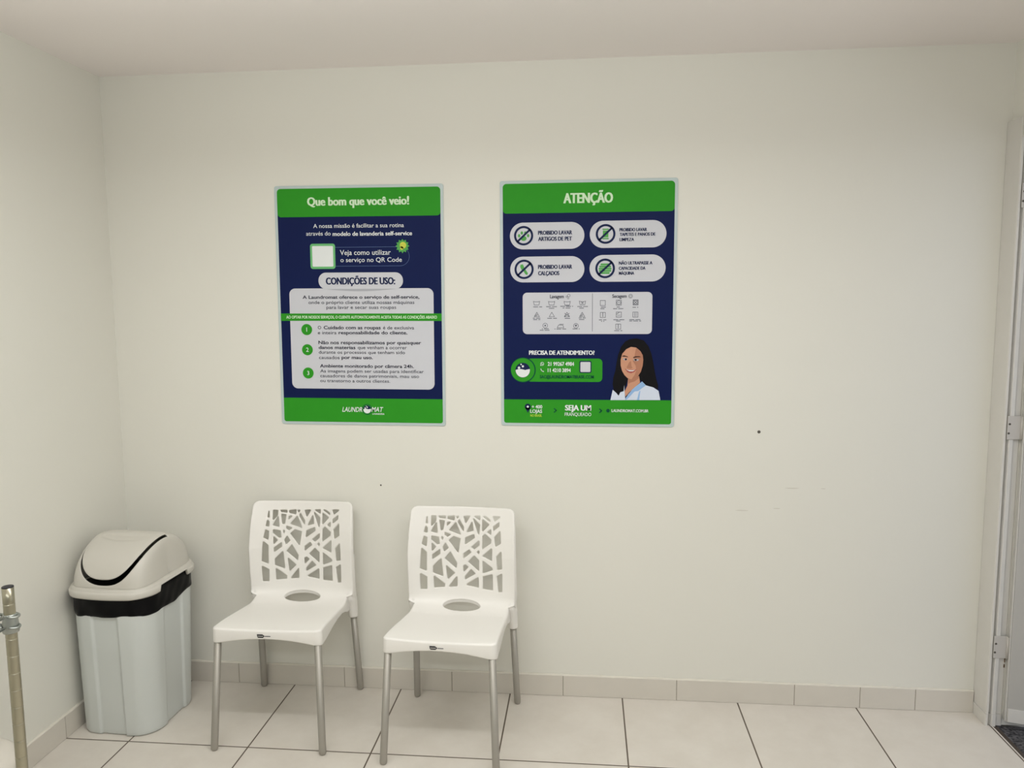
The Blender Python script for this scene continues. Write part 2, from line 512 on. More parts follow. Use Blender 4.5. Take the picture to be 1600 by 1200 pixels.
PORTRAIT = {'hair': [(187.4, -127.0), (213.9, -134.9), (231.8, -157.1), (243.2, -186.1), (250.2, -217.4), (256.2, -251.0), (263.3, -284.6), (270.3, -307.0), (269.8, -322.8), (256.0, -313.9), (220.5, -305.0), (209.2, -289.3), (180.4, -284.9), (156.0, -282.8), (149.5, -303.1), (142.0, -326.9), (127.5, -332.7), (121.0, -346.7), (114.7, -337.3), (103.0, -328.3), (97.8, -303.4), (100.3, -276.3), (107.8, -249.2), (111.4, -222.2), (117.3, -190.7), (128.1, -159.4), (143.4, -139.3), (160.9, -129.9)], 'face': [(165.7, -159.4), (148.1, -168.3), (132.8, -186.2), (127.4, -208.7), (127.7, -231.1), (133.4, -251.3), (142.5, -267.1), (153.7, -278.3), (167.1, -283.2), (180.3, -280.4), (193.5, -271.4), (204.4, -253.4), (210.7, -230.9), (212.6, -208.5), (210.2, -190.6), (201.2, -175.0), (185.6, -162.0)], 'faceshade': [(185.6, -162.0), (201.2, -175.0), (210.2, -190.6), (212.6, -208.5), (210.7, -230.9), (204.4, -253.4), (193.5, -271.4), (180.3, -280.4), (169.3, -282.7), (180.2, -266.9), (186.6, -248.9), (184.2, -231.0), (172.9, -213.1), (179.3, -195.1), (182.4, -177.2)], 'neck': [(157.0, -276.0), (180.4, -281.6), (197.9, -270.2), (201.6, -296.1), (180.7, -315.4), (161.0, -333.6), (146.7, -350.7), (143.6, -330.3), (154.0, -307.6)], 'neckshade': [(157.0, -276.0), (167.1, -283.2), (180.3, -280.4), (193.5, -271.8), (197.9, -270.2), (198.0, -278.1), (180.5, -291.7), (165.0, -296.3), (157.3, -300.8)], 'shirtleft': [(89.9, -363.7), (98.5, -323.8), (112.0, -336.1), (121.0, -346.7), (127.1, -333.1), (139.8, -329.2), (141.7, -305.4), (143.6, -330.3), (146.8, -363.4)], 'shirtright': [(146.4, -363.4), (156.6, -341.5), (180.7, -314.3), (209.3, -291.1), (223.9, -306.2), (251.6, -313.9), (271.7, -327.3), (278.8, -362.4)], 'collar': [(147.4, -355.2), (171.9, -322.2), (209.3, -291.1), (223.2, -306.2), (195.3, -327.7), (180.9, -330.1), (154.6, -359.2), (146.8, -363.4)], 'placket': [(190.2, -363.1), (198.7, -330.0), (203.1, -326.6), (199.1, -363.0)], 'browl': [(132.8, -194.1), (140.6, -191.8), (152.8, -195.6), (156.2, -199.2), (143.9, -196.3), (133.3, -196.3)], 'browr': [(173.9, -198.5), (183.8, -195.1), (197.0, -194.7), (203.7, -197.8), (188.2, -198.5), (175.0, -201.4)], 'eyel': [(135.2, -205.3), (142.9, -201.5), (154.0, -205.9), (150.7, -210.4), (141.9, -210.4)], 'eyer': [(174.0, -208.1), (183.9, -203.6), (197.2, -207.4), (192.8, -212.6), (179.6, -213.0)], 'irisl': [(143.6, -203.3), (149.6, -203.2), (151.2, -207.5), (147.4, -210.9), (143.2, -209.1)], 'irisr': [(179.5, -205.4), (186.5, -205.0), (188.8, -209.0), (185.1, -212.6), (180.0, -210.8)], 'nose': [(159.7, -217.6), (166.3, -213.1), (168.7, -233.3), (173.2, -238.9), (166.6, -242.7), (153.3, -241.4), (149.9, -237.8)], 'lips': [(143.3, -242.8), (153.3, -245.7), (166.6, -246.3), (183.3, -245.6), (188.8, -244.0), (180.0, -254.6), (166.8, -260.2), (153.4, -255.8)], 'teeth': [(147.8, -245.0), (157.8, -247.7), (171.1, -248.5), (183.3, -246.7), (173.4, -252.3), (160.1, -252.4)]}
POSES = {1: (0.3231, 1.5632, 0.659, 0.9271, -0.0059), 2: (1.2067, 1.5646, 0.6567, 0.9267, -0.0022)}
LATTICE_HOLES = [[(-0.1422,0.7469),(-0.1397,0.7232),(-0.1455,0.7233)],
[(-0.1454,0.7137),(-0.1398,0.7054),(-0.1396,0.6888),(-0.1505,0.6909)],
[(-0.1507,0.6761),(-0.1397,0.6703),(-0.1407,0.6383),(-0.1564,0.6468)],
[(-0.1580,0.6322),(-0.1403,0.6150),(-0.1403,0.5445),(-0.1629,0.5544)],
[(-0.1636,0.5350),(-0.1398,0.5196),(-0.1403,0.4723),(-0.1616,0.4723)],
[(-0.1262,0.7510),(-0.1085,0.7500),(-0.1090,0.7300),(-0.1249,0.7118)],
[(-0.1064,0.7270),(-0.1014,0.6874),(-0.1243,0.6933)],
[(-0.1230,0.6762),(-0.0964,0.6707),(-0.0923,0.6464),(-0.0997,0.6450),(-0.1221,0.6637)],
[(-0.1211,0.6504),(-0.1062,0.6347),(-0.1196,0.6194)],
[(-0.0901,0.6254),(-0.0903,0.6081),(-0.1180,0.5888),(-0.1183,0.6054)],
[(-0.0855,0.5911),(-0.0780,0.5225),(-0.1142,0.5374),(-0.1150,0.5611)],
[(-0.1125,0.5234),(-0.0711,0.4923),(-0.0724,0.4813),(-0.1109,0.4781)],
[(-0.0993,0.7507),(-0.0729,0.7510),(-0.0728,0.7417),(-0.0944,0.7447)],
[(-0.0943,0.7351),(-0.0760,0.7329),(-0.0804,0.6992),(-0.0878,0.6973)],
[(-0.0639,0.7492),(-0.0368,0.7525),(-0.0374,0.7355),(-0.0630,0.7411)],
[(-0.0643,0.7277),(-0.0509,0.7286),(-0.0660,0.7140)],
[(-0.0308,0.7504),(-0.0209,0.7514),(-0.0261,0.7416)],
[(-0.0316,0.7282),(-0.0110,0.6830),(-0.0572,0.6986)],
[(-0.0193,0.7400),(-0.0011,0.7117),(-0.0009,0.6959),(-0.0222,0.7288)],
[(-0.0012,0.7512),(0.0240,0.7529),(0.0075,0.7264)],
[(-0.0732,0.6892),(-0.0499,0.6821),(-0.0622,0.6738),(-0.0720,0.6804)],
[(-0.0842,0.6744),(-0.0797,0.6696),(-0.0821,0.6611)],
[(-0.0392,0.6749),(-0.0126,0.6671),(-0.0202,0.6135),(-0.0560,0.6606)],
[(-0.0700,0.6505),(-0.0585,0.6311),(-0.0733,0.6188),(-0.0788,0.6346)],
[(-0.0508,0.6157),(-0.0249,0.5729),(-0.0273,0.5552),(-0.0699,0.5919)],
[(-0.0658,0.5636),(-0.0333,0.5353),(-0.0588,0.5118)],
[(-0.0236,0.5225),(-0.0226,0.4846),(-0.0545,0.4819)],
[(0.0331,0.7327),(0.0381,0.6998),(0.0125,0.6927)],
[(0.0409,0.7530),(0.0647,0.7543),(0.0645,0.7389)],
[(0.0379,0.7440),(0.0640,0.7223),(0.0609,0.6865)],
[(0.0421,0.6850),(0.0442,0.6729),(0.0067,0.6461),(0.0082,0.6712)],
[(0.0636,0.6624),(0.0630,0.6463),(0.0440,0.6300),(0.0332,0.6378)],
[(0.0238,0.6263),(0.0308,0.6172),(0.0018,0.5930),(0.0026,0.6099)],
[(0.0444,0.6037),(0.0627,0.5873),(0.0626,0.5483),(0.0218,0.5804)],
[(0.0097,0.5680),(0.0202,0.5601),(0.0026,0.5417),(0.0014,0.5629)],
[(0.0322,0.5517),(0.0485,0.5364),(0.0084,0.5121),(0.0090,0.5231)],
[(0.0611,0.5227),(0.0618,0.4836),(0.0126,0.4916)],
[(0.0610,0.6260),(0.0646,0.6189),(0.0612,0.6128),(0.0557,0.6183)],
[(0.0745,0.7424),(0.1014,0.7246),(0.0747,0.6973)],
[(0.0771,0.7536),(0.0887,0.7530),(0.1062,0.7411),(0.1051,0.7359)],
[(0.0772,0.6791),(0.0864,0.6882),(0.1117,0.6691),(0.1100,0.6562),(0.0771,0.6327)],
[(0.0955,0.6963),(0.1097,0.7070),(0.1096,0.6887)],
[(0.1149,0.6373),(0.1148,0.5914),(0.0783,0.6057)],
[(0.0793,0.5872),(0.1171,0.5629),(0.1176,0.5561),(0.0800,0.5410)],
[(0.0803,0.5272),(0.1179,0.5388),(0.1189,0.4782),(0.0803,0.4801)],
[(0.1431,0.7348),(0.1421,0.7201),(0.1194,0.7034),(0.1193,0.7173)],
[(0.1473,0.7028),(0.1506,0.6584),(0.1299,0.6461),(0.1248,0.6794)],
[(0.1165,0.7543),(0.1467,0.7556),(0.1237,0.7374)],
[(0.1541,0.6290),(0.1569,0.5642),(0.1392,0.5599),(0.1343,0.6076)],
[(0.1572,0.5462),(0.1561,0.4756),(0.1442,0.4727),(0.1373,0.5337)]]

# ------------------------------------------------------------------ the room
XL, XR, HC = -0.699, 2.70, 2.467
Y0, Y1 = 0.0, -4.3
DOOR_A, DOOR_B, DOOR_H = -0.100, -1.00, 2.13

def slab(name, m, *b):
    bm = bmesh.new()
    box(bm, *b)
    return structure(obj(name, bm, m))

slab('floor', FLOOR, XL - 0.1, 2.708, Y1 - 0.1, Y0 + 0.1, -0.1, 0.0)
slab('ceiling', CEIL, XL - 0.1, XR + 0.12, Y1 - 0.1, Y0 + 0.1, HC, HC + 0.1)
slab('wall_left', WALL, XL - 0.1, XL, Y1 - 0.1, Y0 + 0.1, 0.0, HC)
slab('wall_front', UNSEEN_GREY, XL, XR, Y1 - 0.1, Y1, 0.0, HC)
wall_back = slab('wall_back', WALL, XL, XR + 0.12, Y0, Y0 + 0.1, 0.0, HC)
bm = bmesh.new()
box(bm, XR, XR + 0.12, DOOR_A + 0.012, Y0, 0, HC)
box(bm, XR, XR + 0.12, DOOR_B, DOOR_A + 0.012, DOOR_H, HC)
box(bm, XR, XR + 0.12, Y1 - 0.1, DOOR_B, 0, HC)
structure(obj('wall_right', bm, WALL))

def skirting(name, segs, along_x, thick, h):
    bm = bmesh.new()
    for a, b in segs:
        if along_x:
            box(bm, a + 0.0012, b - 0.0012, Y0 - thick, Y0 - 0.0005, 0.0005, h, 0.0012)
        else:
            box(bm, XL + 0.0005, XL + thick, a + 0.0012, b - 0.0012, 0.0005, h, 0.0012)
    o = structure(obj(name, bm, SKIRT))
    a, b = segs[0][0], segs[-1][1]
    bm = bmesh.new()
    if along_x:
        box(bm, a + .002, b - .002, Y0 - thick + 0.0012, Y0 - 0.001, 0.001, h - 0.0015)
    else:
        box(bm, XL + 0.001, XL + thick - 0.0012, a + .002, b - .002, 0.001, h - 0.0015)
    obj('grout', bm, GROUT, o)
    bm = bmesh.new()                                # the uneven bead of filler along the top
    n = 160
    loops = []
    for i in range(n + 1):
        t = a + (b - a) * i / n
        w = thick - 0.001 + 0.0016 * math.sin(i * 1.7) * math.sin(i * 0.31)
        hh = h + 0.0035 + 0.0018 * math.sin(i * 0.83 + 1) * math.cos(i * 0.21)
        sec = ((0.0005, h - 0.001), (w, h - 0.001), (w * 0.75, hh - 0.001), (0.0005, hh))
        loops.append([(t, Y0 - q, z) if along_x else (XL + q, t, z) for q, z in sec])
    loft(bm, loops)
    obj('filler_bead', bm, LEDGE, o)
    return o

SK_H = 0.0855
xs = [XL + 0.011, -0.24, 0.213, 0.662, 1.114, 1.563, 2.016, 2.263, 2.468, 2.682]
skirting('baseboard_back', list(zip(xs, xs[1:])), True, 0.010, SK_H)
ys = [-0.0115, -0.46, -0.91, -1.36, -1.81, -2.26, -2.71, -3.16, -3.61, -4.06, -4.29]
skirting('baseboard_left', [(b, a) for a, b in zip(ys, ys[1:])][::-1], False, 0.010, SK_H)

# marks on the back wall
def wall_spot(name, x, z, rx, rz, m, depth=0.0015):
    bm = bmesh.new()
    lp = [(x + rx * math.cos(2 * PI * k / 20) * (1 + .12 * math.sin(3 * k)), -depth * 0.2, z + rz * math.sin(2 * PI * k / 20)) for k in range(20)]
    lp2 = [(x + (px - x) * 0.7, -depth, z + (pz - z) * 0.7) for px, py, pz in lp]
    lp0 = [(px, 0.0005, pz) for px, py, pz in lp]
    loft(bm, [lp0, lp, lp2])
    return obj(name, bm, m, wall_back)
wall_spot('screw_hole', 1.856, 1.081, 0.0060, 0.0060, DARK)
wall_spot('nail_hole', 0.385, 0.852, 0.0032, 0.0036, DARK)
SCUFF = mat('scuffed_paint', rgb(214, 210, 199), 0.7)
for x, z, rx, rz in ((1.80, 0.775, 0.024, 0.0022), (1.985, 0.865, 0.026, 0.0020), (2.10, 0.865, 0.009, 0.0016), (1.93, 0.785, 0.013, 0.0018)):
    wall_spot('scuff_mark', x, z, rx, rz, SCUFF, 0.0003)

# ------------------------------------------------------------------ door frame, door leaf, outside
trim = thing('trim_1', 'white painted metal frame of the doorway at the right edge', 'door frame')
structure(trim)
JAMB = [(2.683, -0.0015), (2.6825, -0.012), (2.682, -0.094), (2.684, -0.0985), (2.690, -0.100), (2.6905, -0.086), (2.700, -0.086),
        (2.7005, -0.0995), (2.703, -0.102), (2.714, -0.102), (2.7165, -0.0995), (2.717, -0.093), (2.738, -0.093), (2.741, -0.091),
        (2.741, -0.060), (2.722, -0.060), (2.722, -0.0895), (2.6995, -0.0895), (2.6995, -0.0015)]
bm = bmesh.new()
loft(bm, [[(x, y, z) for x, y in JAMB] for z in (0.046, 2.195)])
obj('jamb', bm, FRAME, trim)
bm = bmesh.new()
loft(bm, [[(x - (0.002 if x < 2.70 else 0), y - 0.002, z) for x, y in JAMB] for z in (0.0005, 0.045)])
obj('jamb_foot', bm, FRAME, trim)
bm = bmesh.new()
box(bm, 2.682, 2.741, DOOR_B - 0.08, -0.103, 2.125, 2.205, 0.004)
obj('head', bm, FRAME, trim)
bm = bmesh.new()
box(bm, 2.682, 2.741, DOOR_B - 0.08, DOOR_B + 0.005, 0.0005, 2.124, 0.004)
obj('jamb', bm, FRAME, trim)
bm = bmesh.new()
for k, (z, x, hz, w) in enumerate(((0.262, 2.7385, .016, .0016), (0.232, 2.7375, .006, .002), (0.300, 2.739, .010, .001))):
    box(bm, x - w, x + w, -0.0945, -0.0925, z - hz, z + hz)
obj('paint_chip', bm, CHIP, trim)

leaf = thing('door_1', 'pale grey door leaf standing open beyond the right doorway', 'door', (2.7465, -0.104, 0), math.radians(-14.5))
structure(leaf)
bm = bmesh.new()
box(bm, 0.0, 0.86, -0.017, 0.017, 0.030, 2.10, 0.002)
obj('door_panel', bm, LEAF, leaf)
bm = bmesh.new()
box(bm, 0.004, 0.858, -0.0195, -0.0172, 0.031, 0.082, 0.0008)
obj('kick_plate', bm, FRAME, leaf)
bm = bmesh.new()
box(bm, -0.0035, -0.0005, -0.016, 0.016, 0.032, 2.098, 0.0008)
obj('edge_strip', bm, FRAME, leaf)
for z in (0.308, 1.121, 1.93):
    bm = bmesh.new()
    box(bm, 2.6915, 2.7385, -0.1055, -0.1022, z - 0.042, z + 0.042, 0.001)
    h = obj('hinge', bm, HINGE, trim)
    bm = bmesh.new()
    tube(bm, [(2.7385, -0.1075, z - 0.04), (2.7385, -0.1075, z + 0.04)], 0.0042, 12)
    obj('knuckle', bm, HINGE, h, True)
    for dz, dx in ((0.013, 2.6985), (-0.020, 2.6965)):
        bm = bmesh.new()
        tube(bm, [(dx, -0.1052, z + dz), (dx, -0.1063, z + dz)], [0.0042, 0.0036], 14)
        obj('screw', bm, DARK, h)

slab('floor_outside', CONC, 2.7085, 5.2, -4.4, 0.6, -0.1, -0.012)
bm = bmesh.new()
box(bm, 2.7415, 2.80, -1.6, 0.02, -0.0118, -0.001)
mt = thing('door_mat', 'dark grey flecked carpet mat beyond the open doorway', 'mat', (3.3, -0.8, -0.0118))
bm = bmesh.new()
box(bm, -0.575, 0.7, -0.75, 0.705, 0.0004, 0.0105, 0.002)
obj('carpet', bm, CARPET, mt)
bm = bmesh.new()
box(bm, -0.5914, -0.5755, -0.75, 0.702, 0.0002, 0.0110, 0.001)
obj('edging', bm, EDGE, mt)

# ------------------------------------------------------------------ the chairs
PROFILE = [(-.245, .436), (-.18, .432), (-.1, .423), (0, .410), (.06, .404), (.1, .407), (.125, .418), (.142, .440), (.150, .475), (.158, .56), (.172, .67), (.195, .788)]

def catmull(P, n=24):
    P = np.array(P, float)
    P = np.concatenate([[2 * P[0] - P[1]], P, [2 * P[-1] - P[-2]]])
    out = []
    for i in range(1, len(P) - 2):
        p0, p1, p2, p3 = P[i - 1:i + 3]
        for t in np.linspace(0, 1, n, endpoint=False):
            out.append(0.5 * ((2 * p1) + (-p0 + p2) * t + (2 * p0 - 5 * p1 + 4 * p2 - p3) * t * t + (-p0 + 3 * p1 - 3 * p2 + p3) * t ** 3))
    out.append(P[-2])
    return np.array(out)

CP = catmull(PROFILE)
CS = np.concatenate([[0], np.cumsum(np.linalg.norm(np.diff(CP, axis=0), axis=1))])
CT = np.gradient(CP, CS, axis=0)
CT /= np.linalg.norm(CT, axis=1, keepdims=True)
S_END = CS[-1]
bend = CP[:, 0] > 0.07
def s_at_y(y):
    return float(np.interp(y, CP[:, 0], CS))
def s_at_z(z):
    k = CP[:, 0] > 0.062
    return np.interp(z, CP[k, 1], CS[k])
S_BEND = s_at_y(0.11)
S_SPLIT = float(s_at_z(0.468))

def chair_surface(x, s):
    y, z = np.interp(s, CS, CP[:, 0]), np.interp(s, CS, CP[:, 1])
    s_clamp = np.clip(s, 0, S_END)
    ty, tz = np.interp(s_clamp, CS, CT[:, 0]), np.interp(s_clamp, CS, CT[:, 1])
    y = y + (s - s_clamp) * ty
    z = z + (s - s_clamp) * tz
    a = np.interp(s, [0, 0.1, S_BEND - .06, S_BEND + .03, S_SPLIT + .04, S_SPLIT + .14, S_SPLIT + .21, S_END], [.005, .007, .009, .024, .038, .050, .047, .034])
    k = a * (x / 0.2) ** 2
    return np.stack([x, y - tz * k, z + ty * k], -1)

def half_width(s):
    sj = S_BEND + 0.004
    return float(np.interp(s, [0, 0.12, sj - 0.004, sj + 0.006, s_at_z(.47), s_at_z(.60), s_at_z(.70), S_END], [.1985, .1945, .1865, .2065, .2085, .2080, .2055, .2015]))

def corner_path(w0, s0, r, front):
    pass

def outline(inset=0.0):
    """chair shell outline in (x, s), right side up, with rounded front and top corners"""
    r1, r2 = 0.020, 0.024
    right = []
    mid_top = [(x, S_END) for x in np.linspace(0.16, -0.16, 41)]
    wf, wt = half_width(0) - inset, half_width(S_END)
    for k in range(13):
        a = math.radians(-90 + 90 * k / 12)
        right.append((wf - r1 + r1 * math.cos(a), inset + r1 + r1 * math.sin(a)))
    for s in np.linspace(0.05, S_END - r2 - 0.004, 160):
        right.append((half_width(s) - (inset if s < S_BEND else 0), s))
    for k in range(13):
        a = math.radians(90 * k / 12)
        right.append((wt - r2 + r2 * math.cos(a) + 0.001 * (1 - k / 12), S_END - r2 + r2 * math.sin(a)))
    return right + mid_top + [(-x, s) for x, s in reversed(right)]

HOLE_S = (s_at_y(0.100) - 0.004 + float(s_at_z(0.436))) / 2
HOLE_B = (float(s_at_z(0.436)) - s_at_y(0.100) + 0.004) / 2

def build_chair():
    root = thing('plastic_chair', '', 'chair')
    pitch = 0.0024
    xs_ = np.linspace(-0.216, 0.216, int(0.432 / pitch) + 1)
    # seat with the oval drain hole at the bend
    vs_ = np.linspace(-0.004, S_SPLIT, int((S_SPLIT + 0.004) / pitch) + 1)
    X, Y = np.meshgrid(xs_, vs_, indexing='ij')
    D = -poly_sdf(X, Y, outline(0.004))
    q = np.sqrt((np.abs(X) / 0.0725) ** 2 + (np.abs(Y - HOLE_S) / HOLE_B) ** 2)
    D = np.minimum(D, (q - 1) * np.where(np.abs(X) > 0.05, 0.05, HOLE_B))
    sv, sf = iso_shell(xs_, vs_, D, chair_surface, 0.0050, 0.0026)
    # skirt around the seat
    path = []
    r1 = 0.020
    wf = half_width(0)
    for s in np.linspace(S_BEND - 0.004, 0.022, 36):
        path.append((-half_width(s), s, -1, 0))
    for k in range(1, 12):
        a = math.radians(180 + 90 * k / 12)
        path.append((-wf + r1 + r1 * math.cos(a), r1 + r1 * math.sin(a), math.cos(a), math.sin(a)))
    for x in np.linspace(-wf + r1, wf - r1, 40):
        path.append((x, 0.0, 0, -1))
    for k in range(1, 12):
        a = math.radians(270 + 90 * k / 12)
        path.append((wf - r1 + r1 * math.cos(a), r1 + r1 * math.sin(a), math.cos(a), math.sin(a)))
    for s in np.linspace(0.022, S_BEND - 0.004, 36):
        path.append((half_width(s), s, 1, 0))
    R = 0.0075
    base = len(sv)
    rows = []
    for x, s, nx, ns in path:
        x, s = float(x), float(s)
        E = Vector(chair_surface(np.array([x]), np.array([s]))[0])
        Q = Vector(chair_surface(np.array([x - nx * R]), np.array([s - ns * R]))[0])
        o = (E - Q)
        o.z = 0
        o.normalize()
        y = E.y
        front = 0.389 + 0.018 * max(0.0, 1 - (abs(x) / 0.172) ** 2) ** 1.0
        side = float(np.interp(y, [-.25, -.19, -.10, -.03, .03, .07, .11], [.386, .387, .395, .397, .391, .380, .362]))
        wgt = max(0.0, min(1.0, (-ns - 0.0)))
        zb = side * (1 - wgt ** 2) + front * wgt ** 2
        top = Q.z + 0.0025
        sec = []
        for k in range(7):
            a = math.radians(90 * k / 6)
            sec.append(Q + o * (R * math.sin(a)) + Vector((0, 0, 0.0027 - R * (1 - math.cos(a)))))
        P = Q + o * R
        splay = o * 0.0015
        sec += [Vector((P.x, P.y, zb + 0.0035)) + splay, Vector((P.x, P.y, zb + 0.001)) + splay - o * 0.0008, Vector((P.x, P.y, zb)) + splay - o * 0.002,
                Vector((P.x, P.y, zb + 0.001)) - o * 0.0034, Vector((P.x, P.y, top - 0.008)) - o * 0.0045]
        rows.append([tuple(v) for v in sec])
    def carry_back(row):
        return [(x, y + .034, z - .004) for x, y, z in row]
    rows = [carry_back(rows[0])] + rows + [carry_back(rows[-1])]
    m = len(rows[0])
    for rr in rows:
        sv += rr
    for i in range(len(rows) - 1):
        for j in range(m - 1):
            a = base + i * m + j
            sf.append([a, a + m, a + m + 1, a + 1])
    base = len(sv)
    n = 72
    for k in range(n):
        t = 2 * PI * k / n
        P = [Vector(chair_surface(np.array([.0735 * q * math.cos(t)]), np.array([HOLE_S + (HOLE_B + .001) * q * math.sin(t)]))[0].tolist()) for q in (1.0, 1.0)]
        for dy, dz in ((0, 0.0012), (0.001, -0.003), (0.003, -0.011), (0.004, -0.012)):
            sv.append((P[0].x, P[0].y + dy * .6, P[0].z + dz))
    for k in range(n):
        for j in range(3):
            a, c = base + 4 * k + j, base + 4 * ((k + 1) % n) + j
            sf.append([a, a + 1, c + 1, c])
    mesh('seat', sv, sf, PLASTIC, root, True)

    # backrest: branching lattice panel
    vb = np.linspace(S_SPLIT, S_END + 0.003, int((S_END - S_SPLIT) / pitch) + 2)
    X, Y = np.meshgrid(xs_, vb, indexing='ij')
    D = -poly_sdf(X, Y, outline())
    rr = 0.0016
    for h in LATTICE_HOLES:
        g = [(x, float(s_at_z(z))) for x, z in h]
        size = min(max(p[i] for p in g) - min(p[i] for p in g) for i in (0, 1))
        r = min(rr, size * 0.16)
        g = inset_poly(g, r * 0.9)
        x0, x1 = min(p[0] for p in g) - .03, max(p[0] for p in g) + .03
        y0, y1 = min(p[1] for p in g) - .03, max(p[1] for p in g) + .03
        ii = np.where((xs_ > x0) & (xs_ < x1))[0]
        jj = np.where((vb > y0) & (vb < y1))[0]
        sl = np.ix_(ii, jj)
        D[sl] = np.minimum(D[sl], poly_sdf(X[sl], Y[sl], g) - r - .0009)
    bv, bf = iso_shell(xs_, vb, D, chair_surface, 0.0050, 0.0026)
    # rolled rim along both sides and the top, turned back toward the wall
    rim = [p for p in outline() if p[1] > S_BEND + 0.012]
    i0 = next(i for i, p in enumerate(rim) if p[0] > 0)
    rim = rim[i0:] + rim[:i0]
    base = len(bv)
    rows = []
    for i, (x, s) in enumerate(rim):
        a, b = rim[max(i - 1, 0)], rim[min(i + 1, len(rim) - 1)]
        tx, ts = b[0] - a[0], b[1] - a[1]
        L = math.hypot(tx, ts) or 1
        nx, ns = ts / L, -tx / L
        R = 0.006
        E = Vector(chair_surface(np.array([x]), np.array([s]))[0])
        Q = Vector(chair_surface(np.array([x - nx * R]), np.array([s - ns * R]))[0])
        o = (E - Q).normalized()
        e = 1e-3
        t1 = Vector((chair_surface(np.array([x - nx * R]), np.array([s + e]))[0] - chair_surface(np.array([x - nx * R]), np.array([s - e]))[0]).tolist()).normalized()
        t2 = Vector((chair_surface(np.array([x - nx * R + e]), np.array([s]))[0] - chair_surface(np.array([x - nx * R - e]), np.array([s]))[0]).tolist()).normalized()
        n = t2.cross(t1).normalized()
        depth = float(np.interp(s, [S_BEND, S_SPLIT, s_at_z(.56), s_at_z(.72), S_END], [.026, .024, .018, .014, .010]))
        sec = []
        for k in range(6):
            q = math.radians(90 * k / 5)
            sec.append(Q + o * (R * math.sin(q)) + n * (0.0027 - R * (1 - math.cos(q))))
        P = Q + o * R + n * 0.0027
        sec += [P - n * (depth - 0.002), P - n * (depth - 0.0005) - o * 0.0008, P - n * depth - o * 0.002, P - n * (depth - 0.0005) - o * 0.0035, P - n * 0.006 - o * 0.0045]
        rows.append([tuple(v) for v in sec])
    m = len(rows[0])
    for q in rows:
        bv += q
    for i in range(len(rows) - 1):
        for j in range(m - 1):
            a = base + i * m + j
            bf.append([a, a + 1, a + m + 1, a + m])
    # sockets that take the rear legs
    bm = bmesh.new()
    for sx in (-1, 1):
        rings = []
        se = np.linspace(S_BEND + .008, S_END, 200)
        edge = chair_surface(np.full(200, .2), se)
        z0 = float(edge[0, 2]) + .004
        def front(z):
            return float(np.interp(z, edge[:, 2], edge[:, 1]))
        yb = front(z0)
        levels = []
        for z, f, k, x0, x1 in ((.330, .1455, .1705, .1815, .2065), (.326, .1425, .1735, .1785, .2095), (.328, .1405, .1755, .1765, .2115), (.336, .1390, .1765, .1758, .2122), (.37, .1310, .1755, .1750, .2120), (.40, max(.120, yb), .1740, .1750, .2112),
                             (z0 - .022, yb - .0010, .172, .1752, .2100), (z0, yb - .0014, .170, .1758, .2092), (z0 + .014, front(z0 + .014) + .0015, .168, .1780, .2085), (z0 + .03, front(z0 + .03) + .004, .167, .180, .2080), (z0 + .055, front(z0 + .055) + .006, .167, .184, .2075), (.54, front(.54) + .010, .168, .190, .2060), (.58, front(.58) + .014, .168, .196, .2050)):
            levels.append((z, (f + k) / 2, (x0 + x1) / 2, (x1 - x0) / 2, (k - f) / 2))
        for z, y, x, rx, ry in levels:
            e = 1.0 if z < .39 else 0.75
            rings.append([(sx * x + rx * math.copysign(abs(math.cos(2 * PI * k / 32)) ** e, math.cos(2 * PI * k / 32)), y + ry * math.copysign(abs(math.sin(2 * PI * k / 32)) ** e, math.sin(2 * PI * k / 32)), z) for k in range(32)])
        loft(bm, rings)
    bmesh.ops.recalc_face_normals(bm, faces=bm.faces)
    base = len(bv)
    bm.verts.index_update()
    bv += [tuple(v.co) for v in bm.verts]
    bf += [[base + v.index for v in f.verts] for f in bm.faces]
    bm.free()
    mesh('backrest', bv, bf, PLASTIC, root, True)

    # legs
    def leg(foot, top):
        f, t = Vector(foot), Vector(top)
        d = (t - f).normalized()
        r = 0.0126
        foot_c = f + Vector((0, 0, 0.0003))
        bm = bmesh.new()
        pts = [foot_c + d * q for q in (0.0002, 0.0015, 0.005, 0.011, 0.02, 0.024)] + [t]
        tube(bm, pts, [r * .55, r * .82, r * .97, r * 1.02, r * 1.02, r, r], 24)
        zmin = min(v.co.z for v in bm.verts)
        for v in bm.verts:
            if v.co.z < 0.0004:
                v.co.z = 0.0004
        obj('leg', bm, ALU, root, True)
    for sx in (-1, 1):
        leg((sx * .1975, -.2665, 0), (sx * .1805, -.2280, .425))
        leg((sx * .204, .1925, 0), (sx * .1935, .158, .345))

    # maker's mark on the front of the seat
    def flat(name, pts, m, off):
        v = []
        yy = float(chair_surface(np.array([0.0]), np.array([0.0]))[0][1]) - 0.0015
        for px, pz in pts:
            v.append((px, yy - off, pz))
        n = len(v)
        v += [(a, yy + 0.001, c) for a, b, c in v[:n]]
        f = [list(range(n)), list(range(2 * n - 1, n - 1, -1))] + [[i, i + n, (i + 1) % n + n, (i + 1) % n] for i in range(n)]
        return v, f
    z0 = 0.4185
    v, f = flat('', [(-.0310, z0 + .0062), (-.012, z0 + .0062), (-.006, z0 + .0024), (-.0035, z0 + .0002), (-.006, z0 - .0024), (-.010, z0 - .0058), (-.027, z0 - .0058), (-.030, z0 - .0025)], None, 0.0006)
    mk = mesh('emblem', v, f, CAPM, root)
    mk['label'] = 'small dark printed emblem on the seat front'
    v, f = flat('', [(-.028, z0 + .0009), (-.0085, z0 + .0009), (-.0085, z0 - .0007), (-.028, z0 - .0007)], None, 0.0009)
    mesh('emblem_line', v, f, PLASTIC, mk)
    vv, ff = [], []
